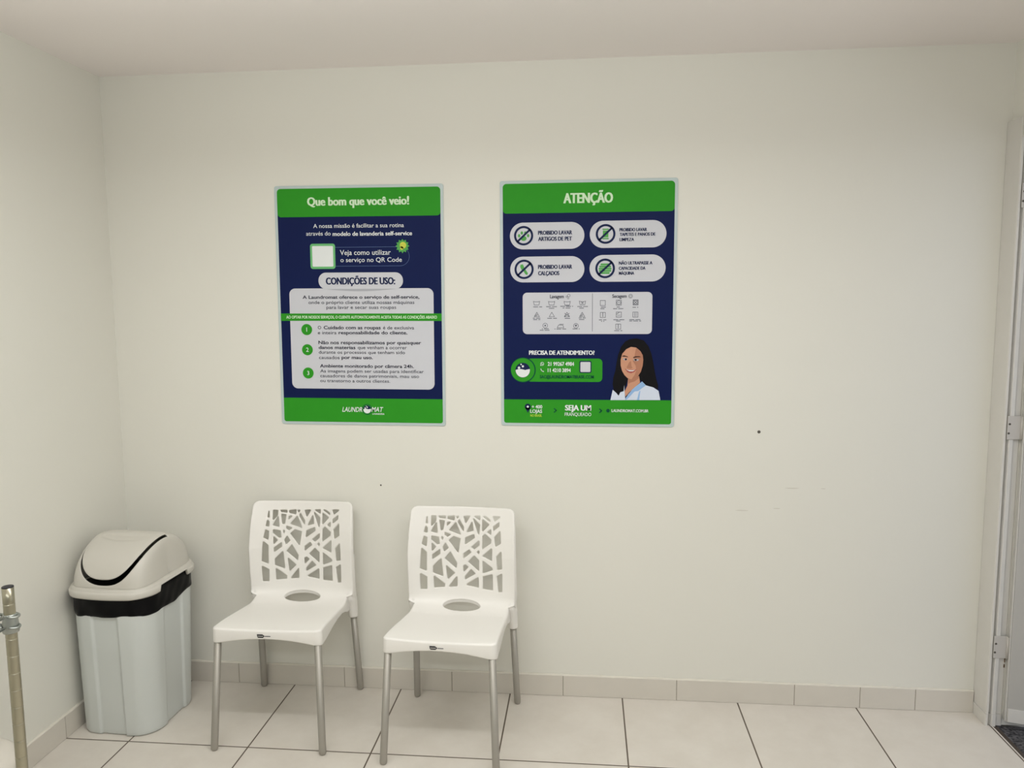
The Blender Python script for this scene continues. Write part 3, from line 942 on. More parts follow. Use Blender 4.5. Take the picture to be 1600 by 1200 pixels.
    for k in range(6):
        x = -.0025 + k * .0034
        v, f = flat('', [(x, z0 + .0013), (x + .0025, z0 + .0013), (x + .0025, z0 - .0016), (x, z0 - .0016)], None, 0.0006)
        b = len(vv)
        vv += v
        ff += [[b + i for i in q] for q in f]
    mesh('emblem_lettering', vv, ff, mat('emblem_grey', rgb(88, 88, 96), 0.6), mk)
    return root

def copy_tree(o, parent=None):
    c = o.copy()
    COL.objects.link(c)
    if parent is not None:
        c.parent = parent
    for ch in list(o.children):
        copy_tree(ch, c)
    return c

chair = build_chair()
spots = [((.082, -.216), .013, 'white plastic chair with branch-pattern back, standing next to the grey swing bin'),
         ((.722, -.261), -.055, 'white plastic chair with branch-pattern back, the farther of the pair from the bin')]
for i, ((x, y), a, lab) in enumerate(spots):
    o = chair if i == 0 else copy_tree(chair)
    o.location = (x, y, 0)
    o.rotation_euler = (0, 0, a)
    tag(o, lab, 'chair', 'white plastic chairs along the back wall')

# ------------------------------------------------------------------ the swing-lid bin
bin_ = thing('swing_bin', 'pale grey plastic swing-lid bin with a black bag folded over its rim', 'bin', (-.518, -.258, 0), math.radians(-3))

def bin_section(hw, hd, r, recess, n=320):
    out = []
    for x, y in resample(rounded_rect(hw, hd, r), n):
        fx, fy = abs(x), abs(y)
        if fy > hd - 0.004 or (fx < 0.09 and fy > hd * 0.8):
            w = 0.052 - fx
            y -= math.copysign(recess * min(1, max(0, w / 0.0045)), y)
        if fx > hw - 0.004 or (fy < 0.09 and fx > hw * 0.8):
            w = 0.060 - fy
            x -= math.copysign(recess * min(1, max(0, w / 0.0045)), x)
        bx = 1 + 0.14 * max(0, 1 - (x / hw) ** 2) * min(1, max(0, fy / hd - .5) / .3)
        out.append((x, y * bx))
    return out

def bin_half(z):
    t = z / 0.535
    return .154 + .004 * t, .143 + .023 * t

loops = []
for z, ins in ((0.0005, .006), (0.003, .002), (0.008, 0), (0.02, 0)) + tuple((0.02 + 0.5 * k / 10, 0) for k in range(1, 11)):
    hw, hd = bin_half(z)
    loops.append([(x, y - .012 * (1 - z / .535), z) for x, y in bin_section(hw - ins, hd - ins, .066, .0075)])
bm = bmesh.new()
loft(bm, loops)
obj('body', bm, BIN, bin_, True)

# the bag, folded over the body's edge
bag_loops = []
base_sec = None
NB = 200
for kz, z in enumerate((.458, .462, .470, .482, .498, .512, .526, .5435)):
    hw, hd = bin_half(z)
    lp = []
    for i, (x, y) in enumerate(resample(rounded_rect(hw + .003, hd + .003, .068), NB)):
        a = 2 * PI * i / NB
        bul = 1 + 0.14 * max(0, 1 - (x / hw) ** 2) * min(1, max(0, abs(y) / hd - .5) / .3)
        y *= bul
        wob = .0011 * math.sin(9 * a + kz * .7) + .0006 * math.sin(23 * a - kz * 1.1)
        k = 1 + max(-.0012, wob) / 0.15
        zz = z
        if kz < 3:
            zz += (.0035 * math.sin(3 * a + .6) + .002 * math.sin(8 * a + 2.0)) * (1 - kz / 3)
        # the hem rides up toward the back
        zz += max(0, y) / .16 * .014 * (1 - kz / 7)
        if kz == 0:
            k -= 0.012
        lp.append((x * k, y * k, zz))
    bag_loops.append(lp)
bm = bmesh.new()
loft(bm, bag_loops, closed_bottom=False)
obj('bin_bag', bm, BAG, bin_, True)['label'] = 'black plastic bag folded over the bin edge'

# lid: rolled rim with a hand notch on either side, then the domed cover
lid_loops = []
SEC = ((0.01, 0.549), (0.008, 0.535), (0.006, 0.53), (0.003, 0.528), (0.0008, 0.531), (0, 0.536), (0, 0.547), (0.0015, 0.5515), (0.0045, 0.5535), (0.0055, 0.5545), (0.006, 0.5595), (0.0085, 0.5625), (0.014, 0.5635), (0.024, 0.5635))
NR = 240
RIM_HW, RIM_HD = .170, .178
for ins, z in SEC:
    lp = []
    for x, y in resample(rounded_rect(RIM_HW, RIM_HD, .070), NR):
        l = math.hypot(x, y)
        x2 = x * (RIM_HW - ins) / RIM_HW
        y2 = y * (RIM_HD - ins) / RIM_HD * (1 + 0.14 * max(0, 1 - (x / RIM_HW) ** 2) * min(1, max(0, abs(y) / RIM_HD - .5) / .3))
        zz = z
        if -.090 < y < .082 and abs(x) > RIM_HW * .9:
            zz = max(z, .5515)
        lp.append((x2, y2, zz))
    lid_loops.append(lp)
bm = bmesh.new()
loft(bm, lid_loops, closed_bottom=False, closed_top=False)
bmesh.ops.recalc_face_normals(bm, faces=bm.faces)
bm.verts.index_update()
lv = [tuple(v.co) for v in bm.verts]
lf = [[v.index for v in f.verts] for f in bm.faces]
bm.free()

DA, DB, DH, DZ = .145, .176, .152, .5615
def dome(out=0.0):
    def f(ph, th):
        q = 2 / 6.0
        sp, cp_ = np.sin(ph), np.cos(ph)
        u = DA * np.sign(sp) * np.abs(sp) ** q
        s = np.abs(cp_) ** q
        c, sn = np.cos(th), np.sin(th)
        q = 2 / 1.95
        cy = np.sign(c) * np.abs(c) ** q
        sz = np.abs(sn) ** q
        ridge = 1 - 0.03 * (u / DA) ** 4
        return np.stack([u * (1 - 0.035 * sz), -(DB + out) * s * cy, DZ + (DH + out) * s ** 0.3 * ridge * sz], -1)
    return f
half_ = np.concatenate([np.arcsin(np.linspace(0.004, .86, 80) ** 3), np.linspace(math.asin(.86 ** 3), PI / 2, 60)[1:]])
us_ = np.concatenate([-half_[::-1], half_])
ts_ = np.linspace(0.0, PI, 170)
PH, TT = np.meshgrid(us_, ts_, indexing='ij')
UU = DA * np.sign(np.sin(PH)) * np.abs(np.sin(PH)) ** (1 / 3.0)
def lip(wx, bottom, top):
    """positive inside the U-shaped lip that hangs from the ridge"""
    v = (top - TT) / (top - bottom)
    q = (np.abs(UU / wx) ** 2.5 + np.clip(v, 0, None) ** 2.5) ** (1 / 2.5)
    return np.minimum((1 - q) * .13, (top - TT) * .16)
D = -lip(.1370, .085, 1.74)
dv, df = iso_shell(us_, ts_, D, dome(), .004, .0022)
b0 = len(lv)
lv += dv
lf += [[b0 + i for i in q] for q in df]
lid = mesh('lid', lv, lf, BINLID, bin_, True)
lid['label'] = 'cream domed lid'

def flap_surface(ph, th):
    P = dome(.0045)(ph, th)
    u = P[..., 0]
    # shallow finger scoop under the ridge
    k = np.clip(1 - np.abs(u / .104) ** 2.5, 0, 1) * np.clip((th - 1.13 - .17 * (u / .105) ** 2) / .07, 0, 1) * np.clip((1.50 - th) / .12, 0, 1)
    P[..., 1] += .0045 * k
    P[..., 2] -= .0050 * k
    return P
Df = lip(.1305, .225, 1.71)
fv, ff = iso_shell(us_, ts_, Df, flap_surface, .004, .0022)
mesh('swing_flap', fv, ff, BINLID, lid, True)

# ------------------------------------------------------------------ wire shelving rack at the left edge
rack = thing('wire_rack', 'chrome post of a wire shelving rack at the left edge, black capped', 'shelving rack', (-.155, -1.322, 0))
PX, PY = 0.0, 0.0
R_POST = .0127
posts = ((0.0, 0.0), (-.46, 0.0), (0.0, -.90), (-.46, -.90))
def post_profile():
    prof = [(.0, R_POST * .6), (.002, R_POST)]
    z = .030
    while z < .905:
        prof += [(z - .0034, R_POST), (z - .0014, R_POST), (z - .0007, R_POST - .0008), (z + .0007, R_POST - .0008), (z + .0014, R_POST), (z + .0034, R_POST)]
        z += .0425
    prof += [(.919, R_POST)]
    return prof
for k, (x, y) in enumerate(posts):
    bm = bmesh.new()
    pr = post_profile()
    tube(bm, [(x, y, z + 0.0003) for z, r in pr], [r for z, r in pr], 24)
    p_ = obj('post', bm, STEEL, rack, True)
    bm = bmesh.new()
    tube(bm, [(x, y, z) for z in (.9195, .9212, .9222, .9228)], [R_POST * 1.0, R_POST * 1.0, R_POST * .93, R_POST * .6], 24)
    obj('end_cap', bm, CAPM, p_, True)
    bm = bmesh.new()
    tube(bm, [(x, y, z) for z in (.8105, .8106, .814, .835, .853, .855, .8552)], [.0130, .0172, .0180, .0168, .0150, .0142, .0130], 28)
    for zz in (.8525, .8265):
        for sx in (1, -1):
            c = []
            for q in range(13):
                a = math.radians(-100 + 200 * q / 12)
                c.append((x + .0115 + .0118 * math.cos(a) if sx > 0 else x - .0115 - .0118 * math.cos(a), y - .004 + .0125 * math.sin(a), zz - .002 * math.cos(a)))
            tube(bm, c, .0032, 10)
    obj('collar', bm, CLAMP, rack, True)
bm = bmesh.new()
for z in (.8265, .8525):
    for (xa, ya), (xb, yb) in ((posts[0], posts[1]), (posts[2], posts[3]), (posts[0], posts[2]), (posts[1], posts[3])):
        d = Vector((xb - xa, yb - ya, 0)).normalized() * .021
        tube(bm, [(xa + d.x, ya + d.y, z), (xb - d.x, yb - d.y, z)], .0032, 10)
for (xa, ya), (xb, yb) in ((posts[0], posts[1]), (posts[2], posts[3]), (posts[0], posts[2]), (posts[1], posts[3])):
    L = Vector((xb - xa, yb - ya, 0))
    n = max(4, int(L.length / .05))
    pts = []
    for k in range(n + 1):
        t = .05 + .90 * k / n
        pts.append((xa + L.x * t, ya + L.y * t, .8285 if k % 2 else .8505))
    tube(bm, pts, .0022, 8)
for k in range(1, 18):
    y = -.90 * k / 18
    tube(bm, [(-.455, y, .8555), (-.005, y, .8555)], .0022, 8)
obj('wire_shelf', bm, CLAMP, rack, True)

# ------------------------------------------------------------------ white tub beside the rack
tub = thing('plastic_tub', 'white rounded plastic tub on the floor behind the chrome post', 'tub', (-.478, -1.155, 0))
TR = .140
bm = bmesh.new()
pr = [(.0005, TR * .80), (.006, TR * .84), (.03, TR * .86), (.30, TR * .97), (.318, TR * .975)]
tube(bm, [(0, 0, z) for z, r in pr], [r for z, r in pr], 56)
obj('body', bm, TUB, tub, True)
bm = bmesh.new()
pr = [(.3185, TR * .97), (.3190, TR), (.332, TR * 1.005), (.342, TR * .985), (.352, TR * .93), (.361, TR * .80), (.366, TR * .5), (.3675, TR * .1)]
tube(bm, [(0, 0, z) for z, r in pr], [r for z, r in pr], 56)
obj('lid', bm, TUB, tub, True)

# ------------------------------------------------------------------ the two wall posters (millimetres from each poster's centre)
INK = {
    'white': mat('ink_white', rgb(232, 236, 236), 0.55, spec=0.15),
    'pale': mat('ink_pale_green', rgb(214, 238, 206), 0.55, spec=0.15),
    'navy': mat('ink_navy', rgb(8, 24, 74), 0.55, spec=0.15),
    'green': mat('ink_green', rgb(48, 150, 36), 0.55, spec=0.15),
    'grey': mat('ink_panel_grey', rgb(208, 209, 216), 0.55, spec=0.15),
    'dark': mat('ink_dark', rgb(44, 46, 62), 0.55, spec=0.15),
    'navytext': mat('ink_navy_text', rgb(22, 34, 74), 0.55, spec=0.15),
    'deep': mat('ink_deep_green', rgb(4, 74, 58), 0.55, spec=0.15),
    'lime': mat('ink_lime', rgb(176, 214, 70), 0.55, spec=0.15),
    'mint': mat('ink_mint', rgb(112, 190, 122), 0.55, spec=0.15),
    'icon': mat('ink_icon_green', rgb(88, 168, 84), 0.55, spec=0.15),
    'yellow': mat('ink_yellow', rgb(206, 212, 84), 0.55, spec=0.15),
    'softgrey': mat('ink_soft_grey', rgb(176, 178, 186), 0.55, spec=0.15),
    'line': mat('ink_icon_grey', rgb(92, 96, 108), 0.55, spec=0.15),
    'hair': mat('ink_hair', rgb(14, 12, 16), 0.55, spec=0.15),
    'skin': mat('ink_skin', rgb(206, 152, 124), 0.55, spec=0.15),
    'skin2': mat('ink_skin_shadow', rgb(180, 126, 101), 0.55, spec=0.15),
    'shirt': mat('ink_shirt', rgb(214, 222, 238), 0.55, spec=0.15),
    'blue': mat('ink_collar', rgb(150, 186, 228), 0.55, spec=0.15),
    'lips': mat('ink_lips', rgb(172, 88, 84), 0.55, spec=0.15),
    'brow': mat('ink_brow', rgb(44, 28, 24), 0.55, spec=0.15),
    'rule': mat('ink_rule', rgb(96, 118, 160), 0.55, spec=0.15),
}
BOARD = mat('poster_board', rgb(190, 204, 204), 0.4)
EPS = 0.35                                          # millimetres between printed layers

class Flat:
    """collects flat outlines in poster millimetres and links them as one printed mesh"""
    def __init__(self, layer):
        self.v, self.f, self.y = [], [], -(3.0 + EPS * layer) / 1000.0
    def poly(self, pts):
        b = len(self.v)
        pts = list(pts)
        A = sum(p[0] * q[1] - q[0] * p[1] for p, q in zip(pts, pts[1:] + pts[:1]))
        if A < 0:
            pts.reverse()
        self.v += [(p[0] / 1000.0, self.y, p[1] / 1000.0) for p in pts]
        self.f.append(list(range(b, b + len(pts))))
        return self
    def rect(self, x0, x1, z0, z1, r=0.0, n=8, corners=(1, 1, 1, 1)):
        if r <= 0:
            return self.poly([(x0, z0), (x1, z0), (x1, z1), (x0, z1)])
        pts = []
        r = min(r, (x1 - x0) / 2, (z1 - z0) / 2)
        for (cx, cz, a0), on, (qx, qz) in zip(((x1 - r, z1 - r, 0), (x0 + r, z1 - r, 90), (x0 + r, z0 + r, 180), (x1 - r, z0 + r, 270)), corners, ((x1, z1), (x0, z1), (x0, z0), (x1, z0))):
            if not on:
                pts.append((qx, qz))
                continue
            for k in range(n + 1):
                a = math.radians(a0 + 90.0 * k / n)
                pts.append((cx + r * math.cos(a), cz + r * math.sin(a)))
        return self.poly(pts)
    def disc(self, x, z, r, n=40, rz=None):
        return self.poly([(x + r * math.cos(2 * PI * k / n), z + (rz or r) * math.sin(2 * PI * k / n)) for k in range(n)])
    def ring(self, pts, w, closed=True):
        """a stroke of width w along pts"""
        n = len(pts)
        rng = range(n if closed else n - 1)
        for i in rng:
            a, b = Vector(pts[i]), Vector(pts[(i + 1) % n])
            d = (b - a)
            if d.length < 1e-6:
                continue
            d.normalize()
            o = Vector((-d.y, d.x)) * (w / 2)
            e = d * (w * 0.35)
            self.poly([tuple(a - e + o), tuple(a - e - o), tuple(b + e - o), tuple(b + e + o)])
        return self
    def circle_line(self, x, z, r, w, n=40):
        b = len(self.v)
        for k in range(n):
            a = 2 * PI * k / n
            for q in (r - w / 2, r + w / 2):
                self.v.append(((x + q * math.cos(a)) / 1000.0, self.y, (z + q * math.sin(a)) / 1000.0))
        for k in range(n):
            a, c = b + 2 * k, b + 2 * ((k + 1) % n)
            self.f.append([a, a + 1, c + 1, c])
        return self
    def link(self, name, ink, parent):
        return mesh(name, self.v, self.f, INK[ink], parent)

def text_mesh(body, style):
    cu = bpy.data.curves.new('lettering', 'FONT')
    cu.body = body
    cu.size = 1.0
    cu.resolution_u = 3
    cu.offset = 0.012 if ('bold' in style or 'heavy' in style or 'italic' in style) else 0.004
    if 'italic' in style:
        cu.shear = 0.25
    o = bpy.data.objects.new('lettering', cu)
    COL.objects.link(o)
    dg = bpy.context.evaluated_depsgraph_get()
    me = bpy.data.meshes.new_from_object(o.evaluated_get(dg))
    bpy.data.objects.remove(o)
    bpy.data.curves.remove(cu)
    v = np.array([tuple(q.co) for q in me.vertices])
    f = [list(p.vertices) for p in me.polygons]
    bpy.data.meshes.remove(me)
    return v, f

_cap = text_mesh('H', 'mid')[0]
CAP_H = _cap[:, 1].max() - _cap[:, 1].min()

def lettering(name, rows, ink, parent, layer):
    """rows of (text, style, x left, x right, baseline, cap height) as one printed mesh"""
    V, F = [], []
    y = -(3.0 + EPS * layer) / 1000.0
    for body, style, xl, xr, base, cap in rows:
        v, f = text_mesh(body, style)
        x0, x1 = v[:, 0].min(), v[:, 0].max()
        weight = cap * (0.050 if 'heavy' in style else 0.022 if 'bold' in style else 0.0)      # strokes widened sideways
        sx = (xr - xl - 2 * weight) / (x1 - x0) if xr is not None else cap / CAP_H
        if xr is None:
            xl = xl - (x1 - x0) * sx / 2
        for n_, dx in enumerate((0, weight, 2 * weight) if weight else (0,)):
            b = len(V)
            for q in v:
                V.append(((xl + dx + (q[0] - x0) * sx) / 1000.0, y - n_ * 0.00006, (base + q[1] / CAP_H * cap) / 1000.0))
            F += [[b + i for i in q] for q in f]
    return mesh(name, V, F, INK[ink], parent)

INKS = {'white': 'white', 'pale': 'pale', 'navy': 'navytext', 'dark': 'dark', 'deep': 'deep', 'lime': 'lime'}
def text_group(table, key, name, parent, layer, only=None):
    return [lettering(name, [(body, style, xl, xr, base, cap)], INKS[style.split()[1]], parent, layer)
            for g, body, style, xl, xr, base, cap in table if g == key]

def poster_base(name, label, pose, foot):
    x, z, w, h, t = pose
    p = thing(name, label, 'poster', (x, -0.0005, z))
    p.rotation_euler = (0, -t, 0)
    W, H = w * 500 + 3.5, h * 500 + 3.5
    bm = bmesh.new()
    lp = [(px / 1000.0, pz / 1000.0) for px, pz in rounded_rect(W, H, 9)]
    loft(bm, [[(px, 0, pz) for px, pz in lp], [(px, -.0026, pz) for px, pz in lp], [(px * .9985, -.003, pz * .9985) for px, pz in lp]])
    obj('board', bm, BOARD, p)
    b = 11.0
    Flat(1).rect(-W + b, W - b, foot - 12, 440, 0).link('printed_background', 'navy', p)
    Flat(2).rect(-W + b, W - b, -H + b, foot, 9, corners=(0, 0, 1, 1)).link('footer_band', 'green', p)
    return p, W - b, H - b

# --- left poster
po, PW, PH = poster_base('welcome_poster', 'navy and green poster with three numbered conditions, left of the two on the wall', POSES[1], W_PTS['foot'][1])
x0, x1, z0, z1, r = W_BOX['header']
f = Flat(2)
f.rect(-PW, PW, z0, PH, 14, corners=(1, 1, 1, 1))
f.link('header_band', 'green', po)
text_group(TEXT_WELCOME, 'headline_text', 'headline_text', po, 3)
text_group(TEXT_WELCOME, 'intro_text', 'intro_text', po, 2)
x0, x1, z0, z1, r = W_BOX['outline']
cz, rr = (z0 + z1) / 2, (z1 - z0) / 2
pts = [(x0 - 4, z1)] + [(x1 - rr + rr * math.sin(math.radians(a)), cz + rr * math.cos(math.radians(a))) for a in range(0, 181, 10)] + [(x0 - 4, z0)]
Flat(2).ring(pts, 1.3, False).link('outline_pill', 'rule', po)
cf = Flat(3).rect(*W_BOX['codeouter']).link('code_frame', 'mint', po)
Flat(4).rect(*W_BOX['codeinner']).link('blank_square', 'white', cf)
text_group(TEXT_WELCOME, 'code_text', 'code_text', po, 3)
sx, sz, sr = W_PTS['star']
f = Flat(3)
f.poly([(sx + (sr if k % 2 == 0 else sr * .74) * math.cos(2 * PI * k / 24), sz + (sr if k % 2 == 0 else sr * .74) * math.sin(2 * PI * k / 24)) for k in range(24)])
st = f.link('starburst', 'icon', po)
f = Flat(4).disc(sx + 2, sz + 3, sr * .46, 24).disc(sx - 3, sz - 8, sr * .24, 16)
f.link('starburst_centre', 'yellow', st)
px0, px1, pz0, pz1 = W_PANEL
pan = Flat(3).rect(px0, px1, pz0, pz1, 24).link('terms_panel', 'grey', po)
x0, x1, z0, z1, r = W_BOX['pill']
lens = [(x0 + 22 + (x1 - x0 - 44) * k / 20, z0 + .5 - 9.5 * math.sin(PI * k / 20)) for k in range(21)]
Flat(4).poly(lens + [(x1 - 22, z0 + 12), (x0 + 22, z0 + 12)]).link('printed_shadow', 'softgrey', pan)  # drop shadow drawn into the print below the conditions pill
pl = Flat(5).rect(x0, x1, z0, z1, r).link('conditions_pill', 'grey', po)
text_group(TEXT_WELCOME, 'conditions_text', 'conditions_text', pl, 6)
x0, x1, z0, z1, r = W_BOX['strip']
sp = Flat(5).rect(-PW, PW, z0, z1).link('green_strip', 'green', po)
text_group(TEXT_WELCOME, 'strip_text', 'strip_text', sp, 6)
text_group(TEXT_WELCOME, 'terms_text', 'terms_text', pan, 5)
num = [t for t in TEXT_WELCOME if t[0] == 'number_text']
for key, row in zip(('one', 'two', 'three'), num):
    x, z, r = W_PTS[key]
    d = Flat(5).disc(x, z, r).link('number_disc', 'green', pan)
    w = row[4] - row[3]
    lettering('numeral', [(row[1], 'mid white', x, None, z - 8, 16.3)], 'white', d, 6)

def wave_badge(x, z, r, layer, parent, name, ring=None):
    d = Flat(layer).disc(x, z, r).link(name, 'navytext', parent)
    f = Flat(layer + 1)
    top = [(-1.0 * r * .98, .02 * r)]
    for k in range(0, 25):
        u = -0.96 + 1.92 * k / 24
        top.append((u * r, (.02 + .14 * abs(math.sin((u + 1) * 2.35))) * r))
    low = [(r * .96 * math.cos(math.radians(a)), r * .96 * math.sin(math.radians(a))) for a in range(0, -181, -12)]
    f.poly([(x + a, z + b) for a, b in top[1:] + low])
    f.disc(x - .5 * r, z + .33 * r, .17 * r, 16).disc(x + .02 * r, z + .52 * r, .15 * r, 16).disc(x - .22 * r, z + .78 * r, .10 * r, 14)
    f.link('wave', 'white', d)
    return d
lx, lz, lr = W_PTS['logo']
Flat(3).circle_line(lx, lz, lr * 1.06, 2.2).link('badge_ring', 'deep', po)
wave_badge(lx, lz, lr * .86, 3, po, 'wave_badge')
text_group(TEXT_WELCOME, 'logo_text', 'logo_text', po, 4)

# --- right poster
po, PW, PH = poster_base('notice_poster', 'navy and green poster headed ATENÇÃO with a smiling woman printed at its lower right', POSES[2], N_PTS['foot'][1])
Flat(2).rect(-PW, PW, N_BOX['header'][2], PH, 14).link('header_band', 'green', po)
text_group(TEXT_NOTICE, 'headline_text', 'headline_text', po, 3)

def paw(f, x, z, k):
    f.disc(x, z - 9 * k, 10 * k, 20, 8 * k)
    for dx, dz in ((-15, 0), (-6, 9), (6, 9), (15, 0)):
        f.disc(x + dx * k, z + dz * k, 4.2 * k, 14, 5.6 * k)
def rug(f, x, z, k):
    f.rect(x - 10 * k, x + 10 * k, z + 13 * k, z + 17 * k)
    f.rect(x - 10 * k, x + 10 * k, z - 17 * k, z - 13 * k)
    f.poly([(x - 9 * k, z + 11 * k), (x + 9 * k, z + 11 * k), (x + 9 * k, z - 11 * k), (x - 9 * k, z - 11 * k)])
def shoe(f, x, z, k):
    f.poly([(x - 12 * k, z + 15 * k), (x - 4 * k, z + 17 * k), (x + 1 * k, z + 5 * k), (x + 13 * k, z - 13 * k), (x + 10 * k, z - 19 * k), (x + 4 * k, z - 16 * k), (x - 3 * k, z - 4 * k), (x - 8 * k, z - 2 * k), (x - 13 * k, z + 8 * k)])
def pile(f, x, z, k):
    for i, (w, q) in enumerate(((15, 13), (19, 6), (21, -1), (20, -8), (15, -15))):
        f.rect(x - w * k, x + w * k, z + (q - 3) * k, z + (q + 3) * k, 2 * k)
NAMES = {'A': paw, 'B': rug, 'C': shoe, 'D': pile}
for key in 'ABCD':
    x0, x1, z0, z1, r = N_BOX[key]
    pl = Flat(2).rect(x0, x1, z0, z1, r, 14).link('warning_pill', 'grey', po)
    x, z, r = N_PTS[key]
    f = Flat(3)
    NAMES[key](f, x, z, r / 32.0)
    f.link('pictogram', 'icon', pl)
    f = Flat(4).circle_line(x, z, r - 4, 8)
    c = math.cos(math.radians(43)) * (r - 5)
    s = math.sin(math.radians(43)) * (r - 5)
    f.ring([(x - c, z - s), (x + c, z + s)], 7.5, False)
    f.link('prohibition_sign', 'navytext', pl)
    text_group(TEXT_NOTICE, key, 'warning_text', pl, 3)

cp = Flat(2).rect(*N_BOX['care']).link('care_panel', 'grey', po)
text_group(TEXT_NOTICE, 'care', 'care_heading', cp, 3)
f = Flat(3)
f.rect(N_PTS['div0'][0] - .8, N_PTS['div0'][0] + .8, N_PTS['div1'][1], N_PTS['div0'][1])
f.link('divider_line', 'line', cp)
f = Flat(3)
x, z, r = N_PTS['bub']
f.circle_line(x + 3, z + 4, 5, 1.4, 20).circle_line(x - 5, z, 3, 1.3, 16).circle_line(x + 1, z - 6, 2.8, 1.3, 16)
f.link('bubbles_symbol', 'line', cp)
f = Flat(3)
x, z, r = N_PTS['dry']
f.circle_line(x, z, 7.2, 1.4, 24).circle_line(x, z, 4.0, 1.2, 20)
f.link('dryer_symbol', 'line', cp)
for k, x, z in CARE_ICONS:
    w = 1.7
    f = Flat(3)
    if k.startswith('tub'):
        f.ring([(x - 12, z + 7), (x - 9, z - 7), (x + 9, z - 7), (x + 12, z + 7), (x + 5, z + 5), (x - 4, z + 5)], w)
        if k == 'tubline':
            f.rect(x - 8, x + 8, z - 10.5, z - 9)
        if k == 'tubx':
            f.ring([(x - 4, z - 4), (x + 4, z + 4)], w, False).ring([(x - 4, z + 4), (x + 4, z - 4)], w, False)
    elif k.startswith('tri'):
        f.ring([(x - 10, z - 8), (x + 10, z - 8), (x, z + 9)], w)
        if k == 'tridot':
            f.ring([(x - 3, z - 6), (x + 3, z - 1)], w, False).ring([(x - 7, z - 6), (x + 1, z + 2)], w, False)
        if k == 'trix':
            f.ring([(x - 10, z - 8), (x + 9, z + 5)], w, False).ring([(x + 10, z - 8), (x - 9, z + 5)], w, False)
    elif k.startswith('circ'):
        f.circle_line(x, z, 9, w, 26)
        if k == 'circdot':
            f.disc(x, z, 3.2, 14)
        else:
            f.poly([(x - 5, z + 4), (x + 5, z + 4), (x, z - 5)])
    elif k == 'iron':
        f.ring([(x - 13, z - 6), (x - 8, z + 4), (x + 9, z + 4), (x + 12, z - 6)], w).ring([(x - 4, z + 7), (x + 11, z + 7)], w, False)
    else:
        f.ring([(x - 9.5, z - 9.5), (x + 9.5, z - 9.5), (x + 9.5, z + 9.5), (x - 9.5, z + 9.5)], w)
        if k == 'sqin':
            f.circle_line(x, z, 7.5, w, 24).rect(x - 4, x + 4, z - .8, z + .8)
        if k == 'sqx':
            f.ring([(x - 9, z - 9), (x + 9, z + 9)], 1.8, False).ring([(x - 9, z + 9), (x + 9, z - 9)], 1.8, False).circle_line(x, z, 7.5, w, 24)
        if k == 'sqbar':
            f.rect(x - 1.2, x + 1.2, z - 7, z + 9)
        if k == 'sqbars':
            f.rect(x - 3.6, x - 2.0, z - 7, z + 8).rect(x + 2.0, x + 3.6, z - 7, z + 8)
        if k == 'sqdiag':
            f.ring([(x - 9, z + 1), (x + 2, z + 9)], w, False).rect(x - 6, x + 6, z - 3.4, z - 2)
    f.link('care_symbol', 'line', cp)
for xa, xb, z in CARE_CAPTIONS:
    f = Flat(3)
    n = max(2, int((xb - xa) / 3.6))
    st_ = (xb - xa) / n
    for k in range(n):
        if (k * 7 + int(abs(xa))) % 6 == 5:
            continue
        f.rect(xa + k * st_, xa + (k + .82) * st_, z - 1.4, z + 1.6)
    f.link('care_caption', 'line', cp)

text_group(TEXT_NOTICE, 'help_text', 'help_text', po, 2)
x0, x1, z0, z1, r = N_BOX['contact']
con = Flat(2).rect(x0, x1, z0, z1, r).link('contact_panel', 'green', po)
bx, bz, br = N_PTS['badge']
Flat(3).disc(bx, bz, br + 3.2, 56).link('badge_outline', 'deep', con)
bd = Flat(4).disc(bx - 1.2, bz, br, 56).link('badge', 'green', con)
x, z, r = N_PTS['badgein']
wave_badge(x, z, r, 5, bd, 'wave_emblem')
text_group(TEXT_NOTICE, 'contact', 'contact_text', con, 4)
x, z, r = N_PTS['phone1']
f = Flat(3).circle_line(x, z, 6, 1.6, 24).poly([(x - 7.5, z - 7.5), (x - 6, z - 2), (x - 2, z - 6)])
f.ring([(x - 2.5, z + 2.5), (x - 1, z - 1), (x + 2.5, z - 2.5)], 1.8, False)
f.link('message_icon', 'white', con)
x, z, r = N_PTS['phone2']
f = Flat(3)
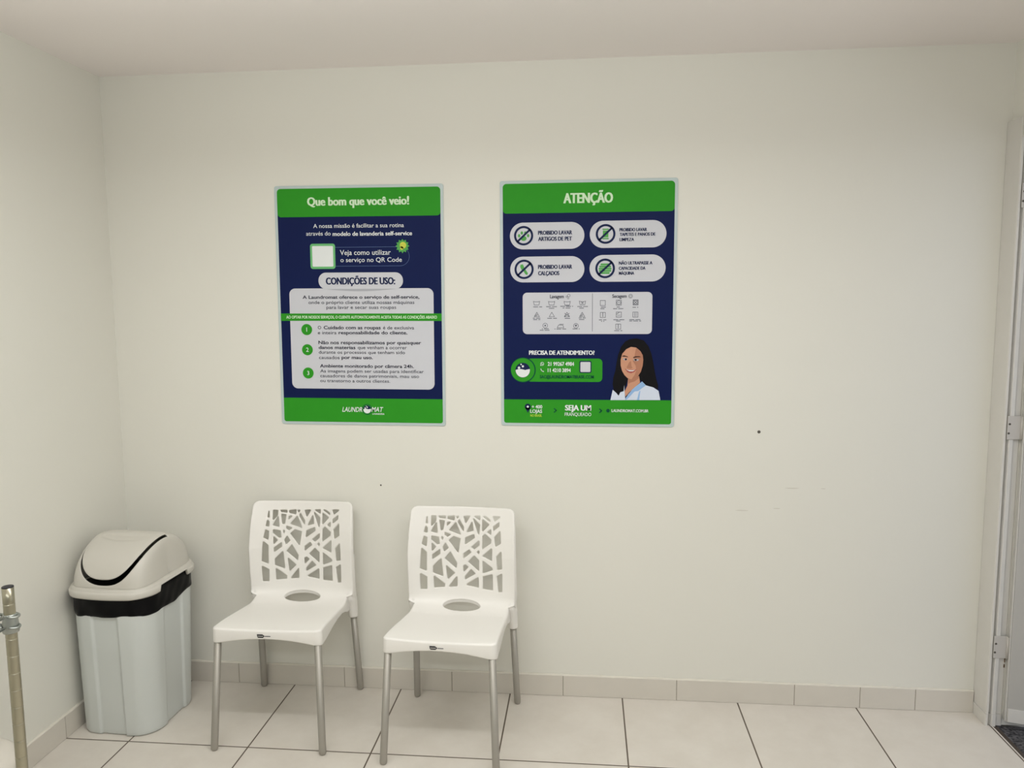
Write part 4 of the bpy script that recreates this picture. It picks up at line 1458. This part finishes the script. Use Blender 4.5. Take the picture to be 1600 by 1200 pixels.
f.ring([(x - 5, z + 5), (x - 3, z - .5), (x + .5, z - 3.6), (x + 5.5, z - 5)], 3.0, False)
f.link('phone_icon', 'white', con)
Flat(4).rect(*N_BOX['mini']).link('small_frame', 'navytext', con)
Flat(5).rect(*N_BOX['miniin']).link('blank_square', 'grey', con)

x, z, r = N_PTS['pin']
f = Flat(3).disc(x, z + 2, r, 28)
f.poly([(x - r * .93, z - 1), (x + r * .93, z - 1), (x, z - 22)])
pin = f.link('map_pin', 'navytext', po)
Flat(4).disc(x, z + 2, r * .36, 16).link('pin_dot', 'white', pin)
for key in ('ch1', 'ch2'):
    x, z, r = N_PTS[key]
    Flat(3).ring([(x - 4, z + 7), (x + 3.6, z), (x - 4, z - 7)], 4.2, False).link('chevron', 'deep', po)
x, z, r = N_PTS['globe']
Flat(3).disc(x, z, r, 24).link('globe_icon', 'deep', po)
text_group(TEXT_NOTICE, 'footer_text', 'footer_text', po, 5)
text_group(TEXT_NOTICE, 'footer_yellow', 'footer_text', po, 5)

por = Flat(2).poly(PORTRAIT['hair']).link('printed_portrait', 'hair', po)
por['label'] = 'printed picture of a smiling long haired person in a pale shirt'
for lay, name, ink in ((3, 'neck', 'skin'), (4, 'neckshade', 'skin2'), (5, 'face', 'skin'), (6, 'faceshade', 'skin2'), (7, 'shirtleft', 'shirt'), (7, 'shirtright', 'shirt'), (8, 'collar', 'blue'), (9, 'placket', 'blue'),
                       (7, 'browl', 'brow'), (7, 'browr', 'brow'), (7, 'eyel', 'softgrey'), (7, 'eyer', 'softgrey'), (8, 'irisl', 'brow'), (8, 'irisr', 'brow'), (7, 'nose', 'skin2'), (8, 'lips', 'lips'), (9, 'teeth', 'white')):
    nm = {'neckshade': 'neck_shade', 'faceshade': 'face_shade', 'shirtleft': 'shirt_side', 'shirtright': 'shirt_front', 'browl': 'eyebrow', 'browr': 'eyebrow', 'eyel': 'eye', 'eyer': 'eye', 'irisl': 'iris', 'irisr': 'iris', 'placket': 'shirt_fold'}.get(name, name)
    Flat(lay).poly(PORTRAIT[name]).link('printed_' + nm, ink, por)
